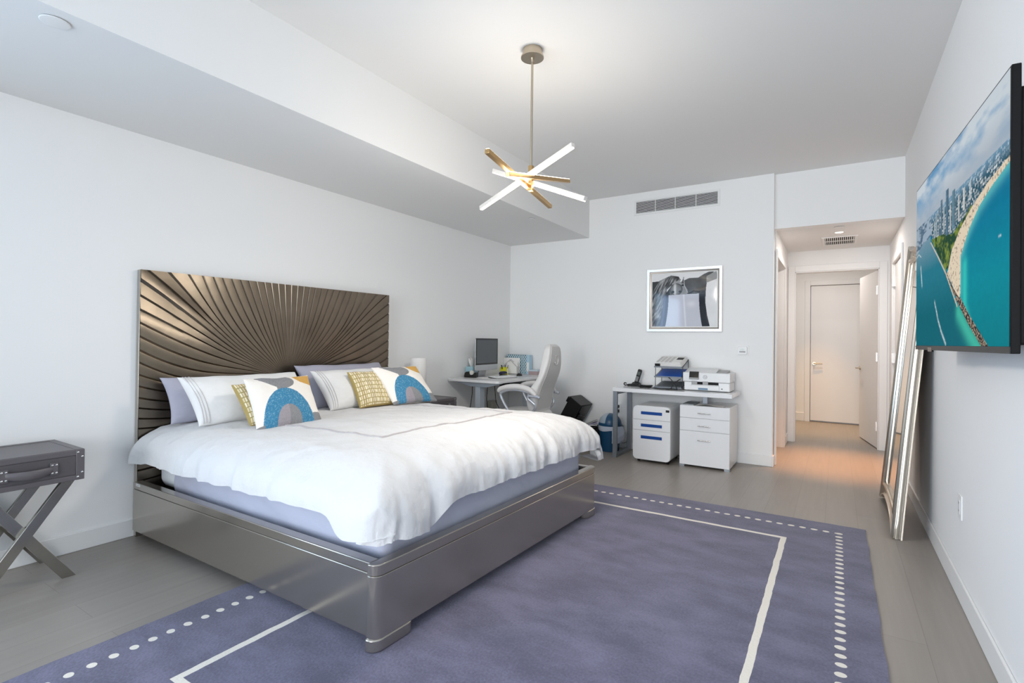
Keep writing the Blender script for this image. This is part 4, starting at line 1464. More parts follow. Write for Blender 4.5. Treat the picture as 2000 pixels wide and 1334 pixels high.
def text_mesh(s, size, M, name, m_, parent, ext=0.0006, org=(0, 0, 0)):
    cu = bpy.data.curves.new(name, 'FONT')
    cu.body, cu.size, cu.extrude, cu.align_x, cu.align_y = s, size, ext, 'CENTER', 'CENTER'
    cu.shear = 0.25
    tmp = bpy.data.objects.new(name, cu)
    COL.objects.link(tmp)
    bpy.context.view_layer.update()
    me = bpy.data.meshes.new_from_object(tmp.evaluated_get(bpy.context.evaluated_depsgraph_get()))
    bpy.data.objects.remove(tmp)
    me.transform(M)
    me.transform(Matrix.Translation(-Vector(org)))
    me.materials.clear()
    me.materials.append(m_)
    o = bpy.data.objects.new(name, me)
    COL.objects.link(o)
    o.parent = parent
    return o


text_mesh('hp', 0.027, Matrix.Translation((2.667, PY0 - 0.0008, 0.929)) @ Matrix.Rotation(R(90), 4, 'X'), 'logo_letters', grey_plastic, t, org=o_)
MB(o_).box(2.53, 2.80, PY0 + 0.004, PY0 + 0.05, 0.846, 0.872).build('paper_slot', dark_slot, t, angle=0)
MB(o_).box(2.523, 2.806, PY0 - 0.006, PY0 + 0.004, 0.792, 0.838).build('paper_tray', white_plastic, t, bevel=0.002)
MB(o_).box(2.525, 2.80, PY0 - 0.012, PY0 + 0.03, 0.8405, 0.8465).build('output_shelf', white_plastic, t, bevel=0.001)
for x in (2.533, 2.643):
    MB(o_).box(x, x + 0.055, PY0 - 0.004, PY0 + 0.004, 0.848, 0.882).build('paper_guide', grey_plastic, t, bevel=0.002)
MB(o_).box(2.60, 2.695, PY0 - 0.0075, PY0 - 0.005, 0.792, 0.812).build('tray_grip', mat('slate_blue_plastic', S(96, 128, 152), 0.4), t, angle=0)
MB(o_).cyl((2.833, PY0 + 0.0045, 0.81), (2.833, PY0 + 0.0065, 0.81), 0.006, n=14).build('port', dark_slot, t)
MB(o_).box(PX1 - 0.03, PX1 + 0.0015, PY0 + 0.17, PY0 + 0.20, 0.875, 0.888).build('side_catch', grey_plastic, t, angle=0)
for x in (PX0 + 0.05, PX1 - 0.05):
    for y in (PY0 + 0.05, PY1 - 0.04):
        MB(o_).cyl((x, y, DZ), (x, y, DZ + 0.0065), 0.012, n=12).build('rubber_foot', black_rubber, t)

# letter tray tower: three shelves sloping up to the back
t = thing('letter_tray', 'grey three-tier letter tray tower standing left of the printer', 'letter tray', (2.29, 5.78, DZ))
o_ = t.location
mesh_grey = mat('grey_mesh_steel', S(112, 116, 122), 0.45, 0.5)
TX0, TX1, TY0, TY1 = 2.135, 2.432, 5.64, 5.95
for z0, z1 in ((0.790, 0.842), (0.905, 0.985), (1.013, 1.085)):
    f2 = lambda u, v, d: Vector((d, u, v))
    s_ = MB(o_)
    s_.prism([(TY0, z0), (TY1, z1), (TY1, z1 + 0.003), (TY0, z0 + 0.003)], f2, TX0, TX1)
    s_.box(TX0, TX1, TY0 - 0.004, TY0, z0 - 0.002, z0 + 0.014)
    s_.build('shelf', mesh_grey, t, angle=0)
for x in (TX0, TX1):
    MB(o_).tube([(x, TY0 + 0.05, DZ + 0.003), (x, TY0 + 0.05, 1.02), (x, TY1 - 0.02, 1.10), (x, TY1 - 0.02, DZ + 0.003)], 0.0035, n=8, closed=True).build('side_wire', black_plastic, t)
sl_ = 14.0
bf = MB().box(-0.13, 0.13, -0.005, 0.27, 0.0, 0.008)
o = tag(bf.build('document_folder', mat('deep_blue_card', S(12, 88, 184), 0.45), None, bevel=0.001), 'deep blue folder lying on the middle shelf of the letter tray', 'folder')
o.location, o.rotation_euler = (2.29, 5.655, 0.9135), (R(14.4), 0, 0)
dk = tag(MB().box(-0.12, 0.13, 0.0, 0.25, 0.0, 0.012).build('document_folder', mat('slate_folder', S(88, 94, 98), 0.5), None, bevel=0.001), 'slate grey folder lying on the bottom shelf of the letter tray', 'folder')
dk.location, dk.rotation_euler = (2.29, 5.66, 0.7975), (R(9.5), 0, 0)
news = thing('newspaper', 'folded newspaper with a dark photo on top of the letter tray', 'newspaper', (2.285, 5.645, 1.0195))
Mn = Matrix.Rotation(R(13), 4, 'X')
nw = MB()
for k in range(7):
    nw.box(-0.147 + 0.002 * k, 0.143 - 0.003 * k, 0.003 * k, 0.285, 0.007 * k, 0.007 * k + 0.006, Mn)
nw.build('pages', paper_white, news, bevel=0.002)
pr_ = MB()
for c in range(4):
    for k in range(14):
        x0 = -0.135 + c * 0.045
        pr_.box(x0, x0 + 0.036 - 0.006 * ((k * 7 + c) % 3), 0.025 + k * 0.017, 0.030 + k * 0.017, 0.0481, 0.0486, Mn)
pr_.build('print', mat('newsprint_ink', S(140, 140, 140), 0.8), news, angle=0)
MB().box(0.055, 0.125, 0.14, 0.235, 0.0481, 0.0488, Mn).build('photo', mat('newsprint_photo', S(58, 58, 58), 0.8), news, angle=0)
MB().box(-0.143, -0.085, -0.0012, 0.0, 0.006, 0.036, Mn).build('front_block', black_plastic, news, angle=0)

# cordless phone on its base
t = thing('cordless_phone', 'black cordless phone standing in its base on the writing desk', 'phone', (1.86, 5.86, DZ), R(-6))
MB().prism([(-0.05, 0), (0.045, 0), (0.04, 0.03), (0.0, 0.045), (-0.04, 0.025)], lambda u, v, d: Vector((d, u, v)), -0.045, 0.045).build('charging_base', black_plastic, t, bevel=0.006, seg=3)
Mp = Matrix.Translation((-0.004, 0.005, 0.028)) @ Matrix.Rotation(R(12), 4, 'Y') @ Matrix.Rotation(R(-14), 4, 'X')
MB().prism(rrect(0.048, 0.17, 0.012), lambda u, v, d: Mp @ Vector((u, d, v + 0.085)), -0.012, 0.012).build('handset', black_plastic, t, bevel=0.004)
kp = MB()
for i in range(3):
    for j in range(5):
        kp.prism([(-0.016 + i * 0.0125 - 0.0045, 0.024 + j * 0.012), (-0.016 + i * 0.0125 + 0.0055, 0.024 + j * 0.012), (-0.016 + i * 0.0125 + 0.0055, 0.032 + j * 0.012), (-0.016 + i * 0.0125 - 0.0045, 0.032 + j * 0.012)], lambda u, v, d: Mp @ Vector((u, d, v)), -0.0135, -0.0115)
kp.build('keypad', grey_plastic, t, angle=0)
MB().prism([(-0.017, 0.10), (0.017, 0.10), (0.017, 0.14), (-0.017, 0.14)], lambda u, v, d: Mp @ Vector((u, d, v)), -0.0132, -0.0118).build('display', mat('phone_display', S(92, 100, 98), 0.2), t, angle=0)


def wiggle(pts, n=40, amp=0.0, seed=0):
    """smooth curve through points"""
    pts = [Vector(p) for p in pts]
    out = []
    for i in range(len(pts) - 1):
        p0, p1, p2, p3 = pts[max(i - 1, 0)], pts[i], pts[i + 1], pts[min(i + 2, len(pts) - 1)]
        for k in range(n // (len(pts) - 1)):
            t_ = k / (n // (len(pts) - 1))
            out.append(0.5 * ((2 * p1) + (p2 - p0) * t_ + (2 * p0 - 5 * p1 + 4 * p2 - p3) * t_ ** 2 + (3 * p1 - p0 - 3 * p2 + p3) * t_ ** 3))
    out.append(pts[-1])
    return out


z_ = DZ + 0.006
cords = (
    ('black looped power cable at the left end of the writing desk', [(1.765, 5.80, z_ + .022), (1.742, 5.80, z_ + .028), (1.735, 5.80, z_ + .012), (1.755, 5.79, z_ + 0.002), (1.80, 5.775, z_ + .014), (1.86, 5.755, z_ + .018), (1.92, 5.74, z_ + .008), (1.97, 5.70, z_)], 0.0065),
    ('black coiled adapter cable lying in front of the phone base', [(1.79, 5.77, z_), (1.85, 5.72, z_ + .006), (1.93, 5.69, z_ + .01), (1.99, 5.66, z_ + .004), (2.03, 5.70, z_ + .012), (2.09, 5.72, z_ + .016), (2.06, 5.66, z_)], 0.008),
    ('black cable running from the adapter to the letter tray', [(1.98, 5.64, z_), (2.05, 5.62, z_ + .006), (2.12, 5.605, z_ + .004), (2.22, 5.595, z_), (2.33, 5.59, z_ + .004), (2.40, 5.60, z_ + .002)], 0.006),
    ('black cable looping up in front of the letter tray', [(2.28, 5.575, z_), (2.33, 5.578, z_ + .005), (2.355, 5.585, z_ + .05), (2.40, 5.60, z_ + .095), (2.425, 5.615, z_ + .112)], 0.0045),
    ('black cable crossing the looped cable beside the printer', [(2.40, 5.575, z_), (2.385, 5.578, z_ + .04), (2.36, 5.585, z_ + .075), (2.33, 5.598, z_ + .108), (2.30, 5.612, z_ + .125)], 0.0045))
for lab, pts, r in cords:
    tag(MB().tube(wiggle(pts, 48), r, n=8).build('power_cable', black_rubber, None), lab, 'cable', 'cables on the writing desk')
t = thing('power_adapter', 'black power adapter lying among the cables on the writing desk', 'adapter', (2.0, 5.74, DZ), R(-18))
MB().box(-0.05, 0.05, -0.022, 0.022, 0, 0.026).build('body', black_plastic, t, bevel=0.005)
MB().box(0.05, 0.062, -0.006, 0.006, 0.006, 0.018).build('plug_neck', black_rubber, t, angle=0)
tag(MB().tube(wiggle([(1.712, 6.003, 0.772), (1.704, 6.003, 0.66), (1.712, 6.003, 0.47), (1.732, 6.003, 0.17), (1.70, 5.998, 0.085), (1.64, 5.99, 0.07), (1.60, 5.965, 0.13)], 48), 0.0025, n=6).build('power_cable', black_rubber, None), 'thin cable hanging down the wall behind the steel leg frame', 'cable')
for nm_, z in (('upper black plug in the wall outlet above the blue bin', 0.503), ('lower black plug in the wall outlet above the blue bin', 0.449)):
    t = thing('wall_plug', nm_, 'plug', (1.585, BACK_Y - 0.0095, z), 0, 'plugs above the blue bin')
    MB().box(-0.018, 0.018, -0.032, 0, -0.017, 0.017).build('plug_body', black_plastic, t, bevel=0.004)
    MB().cyl((0, -0.016, -0.017), (0, -0.016, -0.026), 0.005, n=10).build('strain_relief', black_rubber, t)

# ------------------------------------------------------------------ office chair
t = thing('office_chair', 'white high-backed office chair with curved arms facing the corner desk', 'chair', (1.0, 4.88, 0), R(7))
cl = mat('white_grey_leather', S(214, 212, 210), 0.42, bump=0.12, bscale=160)
cl_grey = mat('grey_leather_panel', S(200, 199, 197), 0.42, bump=0.12, bscale=160)
arm_metal = mat('silver_arm_plastic', S(186, 190, 198), 0.3, 0.35)
zs = [0.50, 0.56, 0.62, 0.69, 0.75, 0.80, 0.86, 0.92, 0.98, 1.04, 1.10, 1.16, 1.205, 1.235, 1.252]
xf = [0.10, 0.06, 0.045, 0.045, 0.055, 0.09, 0.14, 0.175, 0.185, 0.19, 0.195, 0.20, 0.21, 0.225, 0.245]
xb = [0.17, 0.172, 0.178, 0.188, 0.20, 0.215, 0.238, 0.262, 0.28, 0.292, 0.298, 0.30, 0.296, 0.285, 0.265]
hw = [0.20, 0.235, 0.25, 0.257, 0.258, 0.255, 0.25, 0.243, 0.232, 0.215, 0.195, 0.176, 0.158, 0.135, 0.09]
nsec, zz2 = 40, np.linspace(0.50, 1.252, 60)
Pb = np.zeros((60, nsec, 3))
for i, z in enumerate(zz2):
    a, b, h = np.interp(z, zs, xf), np.interp(z, zs, xb), np.interp(z, zs, hw)
    cx, hx = (a + b) / 2, (b - a) / 2
    for j in range(nsec):
        th = 2 * PI * j / nsec
        c, s = math.cos(th), math.sin(th)
        e = 0.42
        Pb[i, j] = (cx + hx * math.copysign(abs(c) ** e, c), h * math.copysign(abs(s) ** e, s), z)
        # hollow front between the side bolsters
        if c < 0 and abs(s) < 0.95:
            Pb[i, j, 0] += 0.028 * (1 - abs(s)) * min(1, (1.25 - z) * 4) * (1 if z > 0.6 else (z - 0.5) * 10)
mb = MB().grid(Pb, close_v=True)
n_ = len(mb.v)
mb.f += [tuple(range(nsec))[::-1], tuple(range(n_ - nsec, n_))]
bk = mb.build('backrest', cl, t, angle=60)
# rear panel, set just proud of the back
Pp = np.zeros((40, 12, 3))
for i, z in enumerate(np.linspace(0.56, 1.225, 40)):
    b, h = np.interp(z, zs, xb), np.interp(z, zs, hw) * 0.80
    for j in range(12):
        y = -h + 2 * h * j / 11
        Pp[i, j] = (b - 0.004 * abs(y / h) ** 6 + 0.0025, y, z)
MB().grid(Pp).build('rear_panel', cl_grey, bk, angle=60)
for sg in (-1, 1):
    MB().tube([(np.interp(z, zs, xb) - 0.001, sg * np.interp(z, zs, hw) * 0.805, z) for z in np.linspace(0.56, 1.225, 40)], 0.003, n=6).build('seam', cl_grey, bk)
em = MB()
zc_, xr = 1.085, float(np.interp(1.085, zs, xb)) + 0.003
em.tube([(xr + 0.003, 0.052 * math.cos(a), zc_ + 0.05 * math.sin(a)) for a in np.linspace(R(-150), R(120), 32)], 0.006, n=8)
em.tube([(xr + 0.003, 0.03 * math.cos(a), zc_ + 0.012 + 0.026 * math.sin(a)) for a in np.linspace(R(10), R(170), 16)], 0.004, n=8)
em.build('emblem', MATS['white_grey_leather'], bk)
# seat
Ps = np.zeros((18, 40, 3))
for i, ph in enumerate(np.linspace(-PI / 2, PI / 2, 18)):
    k = max(math.cos(ph), 0) ** 0.35
    for j in range(40):
        a = 2 * PI * j / 40
        c, s = math.cos(a), math.sin(a)
        Ps[i, j] = (-0.06 + 0.27 * k * math.copysign(abs(c) ** .5, c), 0.26 * k * math.copysign(abs(s) ** .5, s), 0.49 + 0.055 * math.sin(ph))
MB().grid(Ps, close_v=True).build('seat', cl, t, angle=70)
for sg in (-1, 1):
    y = sg * 0.285
    ap = wiggle([(-0.242, y, 0.742), (-0.217, y, 0.772), (-0.120, y, 0.797), (0.000, y, 0.802), (0.110, y, 0.778), (0.160, y, 0.742), (0.185, y, 0.722)], 36)
    MB().tube(ap, [0.014 + 0.018 * math.sin(PI * min(1, 0.12 + 0.8 * k / (len(ap) - 1))) for k in range(len(ap))], n=12).build('arm_pad', cl, t)
    ar = MB()
    ar.tube(wiggle([(0.230, y, 0.700), (0.130, y, 0.745), (-0.020, y, 0.772), (-0.130, y, 0.766), (-0.205, y, 0.735), (-0.215, y, 0.70), (-0.175, y, 0.62), (-0.120, y * 0.98, 0.545), (-0.050, y * 0.9, 0.485)], 48), 0.014, n=10)
    ar.tube(wiggle([(0.215, y, 0.708), (0.115, y, 0.715), (0.100, y, 0.69), (0.140, y * 0.97, 0.655), (0.175, y * 0.95, 0.62), (0.160, y * 0.93, 0.57), (0.090, y * 0.9, 0.50)], 36), 0.0135, n=10)
    ar.build('arm_frame', arm_metal, t)
MB().cyl((-0.03, 0, 0.10), (-0.03, 0, 0.44), 0.028).build('gas_lift', chrome, t)
MB().box(-0.16, 0.10, -0.12, 0.12, 0.425, 0.445).build('tilt_plate', black_plastic, t, bevel=0.004)
for k in range(5):
    a = 2 * PI * k / 5 + 0.3
    d = Vector((math.cos(a), math.sin(a), 0))
    c0 = Vector((-0.03, 0, 0.10))
    MB().tube([c0, c0 + d * 0.15 + Vector((0, 0, -0.01)), c0 + d * 0.30 + Vector((0, 0, -0.03))], [0.03, 0.024, 0.016], n=10).build('base_leg', arm_metal, t)
    p = c0 + d * 0.29
    sd = Vector((-d.y, d.x, 0))
    cs = MB()
    cs.cyl(p + sd * 0.006 + Vector((0, 0, -0.072)), p + sd * 0.024 + Vector((0, 0, -0.072)), 0.028, n=18)
    cs.cyl(p - sd * 0.024 + Vector((0, 0, -0.072)), p - sd * 0.006 + Vector((0, 0, -0.072)), 0.028, n=18)
    cs.cyl(p + Vector((0, 0, -0.072)), p + Vector((0, 0, -0.035)), 0.006, n=8)
    cs.build('caster', black_rubber, t)

# ------------------------------------------------------------------ bin, crate and the black machine
t = thing('waste_bin', 'blue waste bin with a dome lid and white liner beside the steel desk leg', 'bin', (1.572, 5.79, 0))
binblue = mat('petrol_blue_plastic', S(14, 70, 106), 0.35)
MB().lathe([(0.100, 0.0), (0.104, 0.004), (0.132, 0.285), (0.137, 0.287), (0.137, 0.295), (0.127, 0.295), (0.1, 0.02)], n=40, caps=True).build('body', binblue, t)
ln = np.zeros((8, 56, 3))
for i in range(8):
    for j in range(56):
        a = 2 * PI * j / 56
        r = 0.1385 - 0.002 * i / 7 + 0.004 * vnoise(np.array([j * 0.5]), np.array([i * 0.6]), 3)[0]
        ln[i, j] = (r * math.cos(a), r * math.sin(a), 0.302 - i * 0.0075 - 0.008 * math.sin(a * 3 + 1) * i / 7)
MB().grid(ln, close_v=True).build('liner', mat('translucent_liner', S(190, 198, 212), 0.35), t, angle=60)
dm = MB().lathe([(0.138, 0.302), (0.139, 0.318)] + [(0.132 * math.cos(a), 0.318 + 0.125 * math.sin(a)) for a in np.linspace(0, R(89), 12)], n=48, caps=True)
dm.build('dome_lid', binblue, t)
fp = MB()
Pf = np.zeros((12, 20, 3))
for i, el in enumerate(np.linspace(R(8), R(80), 12)):
    for j, az in enumerate(np.linspace(R(165), R(265), 20)):
        Pf[i, j] = (0.1335 * math.cos(el) * math.cos(az), 0.1335 * math.cos(el) * math.sin(az), 0.318 + 0.1265 * math.sin(el))
fp.grid(Pf).build('swing_flap', mat('pale_grey_flap', S(160, 174, 184), 0.35), t, angle=60)
bg_ = np.zeros((10, 14, 3))
for i in range(10):
    for j in range(14):
        a = R(-60 + 110 * j / 13)
        r = 0.142 + 0.034 * math.sin(PI * j / 13) * (0.3 + 0.7 * math.sin(PI * i / 9)) + 0.006 * math.sin(i * 2 + j)
        bg_[i, j] = (r * math.cos(a), r * math.sin(a), 0.30 - 0.19 * i / 9)
MB().grid(bg_).build('liner_tail', MATS['translucent_liner'], t, angle=80)

t = thing('plastic_crate', 'black open-sided plastic crate on the floor under the leaning black machine', 'crate', (1.215, 5.80, 0))
cx0, cx1, cy0, cy1, ch = -0.185, 0.185, -0.15, 0.15, 0.265
MB().box(cx0, cx1, cy0, cy1, 0, 0.012).build('bottom', black_plastic, t, bevel=0.003)
for nm, (a, b, c, d) in (('long_side', (cx0, cx1, cy0, cy0 + 0.008)), ('long_side', (cx0, cx1, cy1 - 0.008, cy1)), ('short_side', (cx0, cx0 + 0.008, cy0, cy1)), ('short_side', (cx1 - 0.008, cx1, cy0, cy1))):
    s_ = MB()
    s_.box(a, b, c, d, 0.012, 0.05)
    s_.box(a, b, c, d, ch - 0.05, ch)
    if nm == 'long_side':
        for k in range(13):
            x = cx0 + (cx1 - cx0) * k / 12
            s_.box(x - 0.006, x + 0.006, c, d, 0.05, ch - 0.05)
    else:
        for k in range(10):
            y = cy0 + (cy1 - cy0) * k / 9
            s_.box(a, b, y - 0.006, y + 0.006, 0.05, ch - 0.05)
    s_.build(nm, black_plastic, t, angle=0)
for k in range(5):
    q = tag(MB().box(-0.003, 0.003, -0.10, 0.10, 0, 0.20).build('paper_sheet', paper_white if k % 2 else mat('grey_card', S(190, 190, 192), 0.7), None, angle=0),
            ['grey card standing in the black crate, nearest the bin', 'white sheet standing in the black crate beside the grey card', 'grey card standing in the black crate between two white sheets',
             'white sheet standing in the black crate near its middle', 'grey card standing in the black crate, furthest from the bin'][k], 'paper', 'papers standing in the crate')
    q.location = (1.36 - 0.035 * k, 5.79, 0.0125)
pl = thing('envelope_stack', 'stack of white and lilac envelopes lying across the top of the black crate', 'mail', (1.33, 5.70, ch + 0.022), R(20))
for k, c in enumerate((paper_white, mat('lilac_paper', S(184, 178, 204), 0.7), mat('grey_envelope', S(160, 158, 160), 0.7))):
    MB().box(-0.10, 0.11 + 0.006 * k, -0.05, 0.07, 0.0, 0.006, Matrix.Translation((0, 0, 0.007 * k)) @ Matrix.Rotation(R(-9 * k - 6), 4, 'Y') @ Matrix.Rotation(R(7 * k), 4, 'Z')).build('envelope', c, pl, angle=0)
Mb = Matrix.Translation((1.02, 5.72, 0.312)) @ Matrix.Rotation(R(-8), 4, 'Z') @ Matrix.Rotation(R(31), 4, 'Y')
t = thing('office_machine', 'black boxy machine with a button panel tilted on top of the black crate', 'office machine', (0, 0, 0))
MB().box(-0.09, 0.10, -0.02, 0.24, 0.0, 0.30, Mb).build('housing', black_plastic, t, bevel=0.006)
pnl = MB().box(0.10, 0.104, 0.0, 0.22, 0.01, 0.29, Mb)
pnl.build('front_panel', black_gloss, t, bevel=0.001)
bt = MB()
for i in range(4):
    for j in range(5):
        bt.box(0.104, 0.108, 0.03 + i * 0.045, 0.055 + i * 0.045, 0.03 + j * 0.028, 0.046 + j * 0.028, Mb)
bt.build('buttons', mat('grey_button', S(84, 84, 86), 0.4), t, angle=0)
MB().box(-0.11, -0.085, -0.03, 0.25, 0.22, 0.29, Mb).build('rear_lip', black_plastic, t, bevel=0.004)
t.location = Vector((1.06, 5.78, 0.0))
for c_ in t.children:
    c_.data.transform(Matrix.Translation(-t.location))

# ------------------------------------------------------------------ television
TLp, TRp = Vector((4.1957, 3.51, 0)), Vector((4.266, 2.06, 0))
TVW, TVZ0, TVZ1 = (TRp - TLp).length, 1.264, 2.119
tx = (TRp - TLp).normalized()
tn = Vector((-tx.y, tx.x, 0))
if tn.x > 0:
    tn = -tn
t = thing('television', 'large flat television showing a coastal city, mounted on the right wall', 'television', (4.24, 2.78, 1.69))
o_ = t.location
tvp = lambda u, v, d: TLp + tx * (u * TVW) + Vector((0, 0, TVZ1 - v * (TVZ1 - TVZ0))) + tn * d
sc_ = MB(o_)
NU, NV = 460, 280
uu, vv = np.meshgrid(np.linspace(0.006, 0.994, NU), np.linspace(0.008, 0.975, NV), indexing='ij')
base = np.array(TLp)
Ptv = base + uu[..., None] * TVW * np.array(tx) + np.array(tn) * 0.0012
Ptv[..., 2] = TVZ1 - vv * (TVZ1 - TVZ0)
sc_.grid(Ptv)


def inpoly(u, v, poly):
    r = np.zeros(u.shape, bool)
    n = len(poly)
    for i in range(n):
        (x0, y0), (x1, y1) = poly[i], poly[(i + 1) % n]
        c = ((y0 > v) != (y1 > v)) & (u < (x1 - x0) * (v - y0) / (y1 - y0 + 1e-12) + x0)
        r ^= c
    return r


def seg_d(u, v, pts):
    d = np.full(u.shape, 9.0)
    for (x0, y0), (x1, y1) in zip(pts[:-1], pts[1:]):
        dx, dy = (x1 - x0) * 1.7, y1 - y0
        t_ = np.clip((((u - x0) * 1.7) * dx + (v - y0) * dy) / (dx * dx + dy * dy + 1e-12), 0, 1)
        d = np.minimum(d, np.hypot((u - x0) * 1.7 - t_ * dx, v - y0 - t_ * dy))
    return d


def coast_scene(u, v):
    L_ = lambda *c: lin(c)
    mix = lambda a, b, f: a * (1 - f[:, None]) + b * f[:, None]
    st_ = lambda a, b, x: np.clip((x - a) / (b - a), 0, 1)
    # sky
    n1 = fbm(u * 4 + v * 3, v * 9 - u * 2, 51, 5)
    n2 = fbm(u * 9 + 3 * v, v * 16 - 4 * u, 61, 4)
    sky = mix(L_(92, 142, 182) + 0 * u[:, None], L_(150, 182, 205), st_(0.0, 0.25, v))
    cl_ = st_(0.42, 0.62, n1 * 0.75 + n2 * 0.25)
    sky = mix(sky, L_(206, 212, 215), cl_ * 0.85)
    sky = mix(sky, L_(158, 168, 180), st_(0.08, 0.22, v) * 0.75)
    out = sky
    # sea
    sea = mix(L_(0, 104, 146) + 0 * u[:, None], L_(0, 134, 150), st_(0.3, 0.7, v))
    sea = mix(sea, L_(0, 120, 130), st_(0.7, 1.0, v))
    ww = fbm(u * 60, v * 60, 81, 3)
    sea = sea * (0.93 + 0.14 * ww)[:, None]
    coast = [(1.0, .331), (.976, .337), (.873, .368), (.784, .405), (.704, .465), (.661, .514), (.615, .57), (.615, .72), (.605, .75)]
    jet = [(.605, .75), (.698, .853), (.851, .99)]
    dsh = seg_d(u, v, coast)
    sea = mix(sea, L_(96, 190, 190), np.exp(-(dsh / 0.035) ** 2) * 0.75)
    sea = mix(sea, L_(60, 205, 190), np.exp(-(seg_d(u, v, [(.66, .62), (.66, .80), (.70, .90)]) / 0.04) ** 2) * 0.7)
    water = v > 0.25
    out = np.where(water[:, None], sea, out)
    # channel on the left of the jetty
    left = [(-.01, .25), (.25, .25), (.246, .405), (.453, .609), (.585, .78), (.66, .84), (.851, 1.0), (-.01, 1.0)]
    lw = inpoly(u, v, left)
    ch_ = mix(L_(120, 150, 166) + 0 * u[:, None], L_(34, 116, 134), st_(0.34, 0.55, v))
    ch_ = mix(ch_, L_(12, 98, 112), st_(0.6, 0.8, v))
    ch_ = ch_ * (0.94 + 0.12 * ww)[:, None]
    ch_ = mix(ch_, L_(70, 190, 165), np.exp(-(seg_d(u, v, [(.60, .82), (.70, .92), (.80, 1.0)]) / 0.05) ** 2) * 0.8)
    out = np.where(lw[:, None], ch_, out)
    # hazy far bay and islands on the left
    hz = fbm(u * 30, v * 55, 91, 3)
    far = inpoly(u, v, [(-.01, .25), (.34, .25), (.30, .36), (.12, .37), (-.01, .42)])
    out = np.where(far[:, None], mix(L_(150, 168, 184) + 0 * u[:, None], L_(84, 108, 128), st_(.45, .62, hz)), out)
    # city blocks
    city = inpoly(u, v, [(.25, .25), (1.0, .25), (1.0, .312), (.975, .314), (.855, .337), (.724, .381), (.614, .435), (.526, .50), (.40, .42), (.27, .40)])
    bu, bv = np.floor(u * 95 + 3 * vnoise(u * 9, v * 9, 3)), np.floor(v * 62 + u * 6)
    hsh = vnoise(bu * 1.37 + 0.5, bv * 2.11 + 0.5, 7)
    fac = np.where(((u * 95) % 1 < 0.7) & ((v * 62 + u * 6) % 1 < 0.72), hsh, 0.1)
    cc = mix(L_(46, 84, 100) + 0 * u[:, None], L_(226, 228, 228), st_(0.35, 0.75, fac))
    cc = mix(cc, L_(120, 158, 185), st_(0.31, 0.25, v) * 0.75)
    out = np.where(city[:, None], cc, out)
    # park on the point
    park = inpoly(u, v, [(.255, .385), (.40, .40), (.53, .44), (.66, .40), (.724, .372), (.724, .385), (.614, .44), (.526, .512), (.486, .59), (.455, .60)])
    gn = fbm(u * 40, v * 40, 15, 4)
    out = np.where(park[:, None], mix(L_(36, 70, 48) + 0 * u[:, None], L_(124, 142, 62), st_(.4, .66, gn)), out)
    # sand
    sand = inpoly(u, v, [(1.0, .312), (.975, .314), (.855, .337), (.724, .383), (.614, .44), (.526, .512), (.484, .60), (.47, .615), (.60, .76), (.618, .745), (.618, .57), (.661, .514), (.704, .465), (.784, .405), (.873, .368), (.976, .337), (1.0, .331)])
    sn = vnoise(u * 130, v * 130, 22)
    out = np.where(sand[:, None], mix(L_(220, 204, 180) + 0 * u[:, None], L_(150, 136, 120), st_(.68, .85, sn)), out)
    # towers
    for x0, x1, y0, y1, c in ((.318, .342, .27, .39, (150, 168, 178)), (.385, .41, .222, .40, (96, 122, 140)), (.42, .438, .27, .40, (170, 182, 188)), (.452, .484, .198, .425, (88, 118, 138)),
                              (.50, .515, .29, .42, (190, 196, 198)), (.525, .558, .232, .42, (104, 136, 152)), (.355, .372, .25, .39, (120, 140, 152)), (.59, .605, .28, .40, (196, 200, 200)),
                              (.64, .66, .27, .37, (206, 208, 206)), (.70, .715, .262, .35, (186, 196, 200)), (.295, .31, .30, .39, (168, 182, 190))):
        tw = (u > x0) & (u < x1) & (v > y0) & (v < y1)
        win = ((v * 150) % 1 < 0.45)
        sh_ = np.where(u > x0 + (x1 - x0) * 0.55, 0.72, 1.0)
        out = np.where(tw[:, None], lin(c) * (np.where(win, 0.7, 1.15) * sh_)[:, None], out)
    # jetty of dark rocks
    dj = seg_d(u, v, [(.453, .609), (.53, .70), (.605, .765), (.698, .86), (.86, 1.0)])
    rk = vnoise(u * 220, v * 220, 33)
    wj = np.where(v < 0.75, 0.010, 0.021)
    out = np.where((dj < wj)[:, None], mix(L_(52, 44, 40) + 0 * u[:, None], L_(178, 160, 140), st_(.4, .8, rk)), out)
    dw = seg_d(u, v, [(.25, .40), (.35, .50), (.453, .609), (.585, .79)])
    out = np.where((dw < 0.006)[:, None], L_(196, 184, 164), out)
    # boat wakes
    for pts, w_ in (([(.311, .739), (.36, .84), (.40, .90), (.458, .966)], .009), ([(.087, .506), (.109, .614)], .012), ([(.0, .43), (.05, .415), (.09, .44)], .004), ([(.925, .573), (.94, .573)], .004)):
        dd = seg_d(u, v, pts)
        out = mix(out, L_(206, 220, 224), np.where(lw | (u > .9), np.exp(-(dd / w_) ** 2), 0) * (0.4 + 0.6 * vnoise(u * 120, v * 120, 44)))
    return out


def screen_material():
    mt = bpy.data.materials.new('lit_screen')
    mt.use_nodes = True
    nt = mt.node_tree
    p = nt.nodes['Principled BSDF']
    p.inputs['Base Color'].default_value = (0.01, 0.01, 0.012, 1)
    p.inputs['Roughness'].default_value = 0.25
    p.inputs['Specular IOR Level'].default_value = 0.0
    a = nt.nodes.new('ShaderNodeAttribute')
    a.attribute_name = 'paint'
    nt.links.new(a.outputs['Color'], p.inputs['Emission Color'])
    p.inputs['Emission Strength'].default_value = 1.05
    return mt


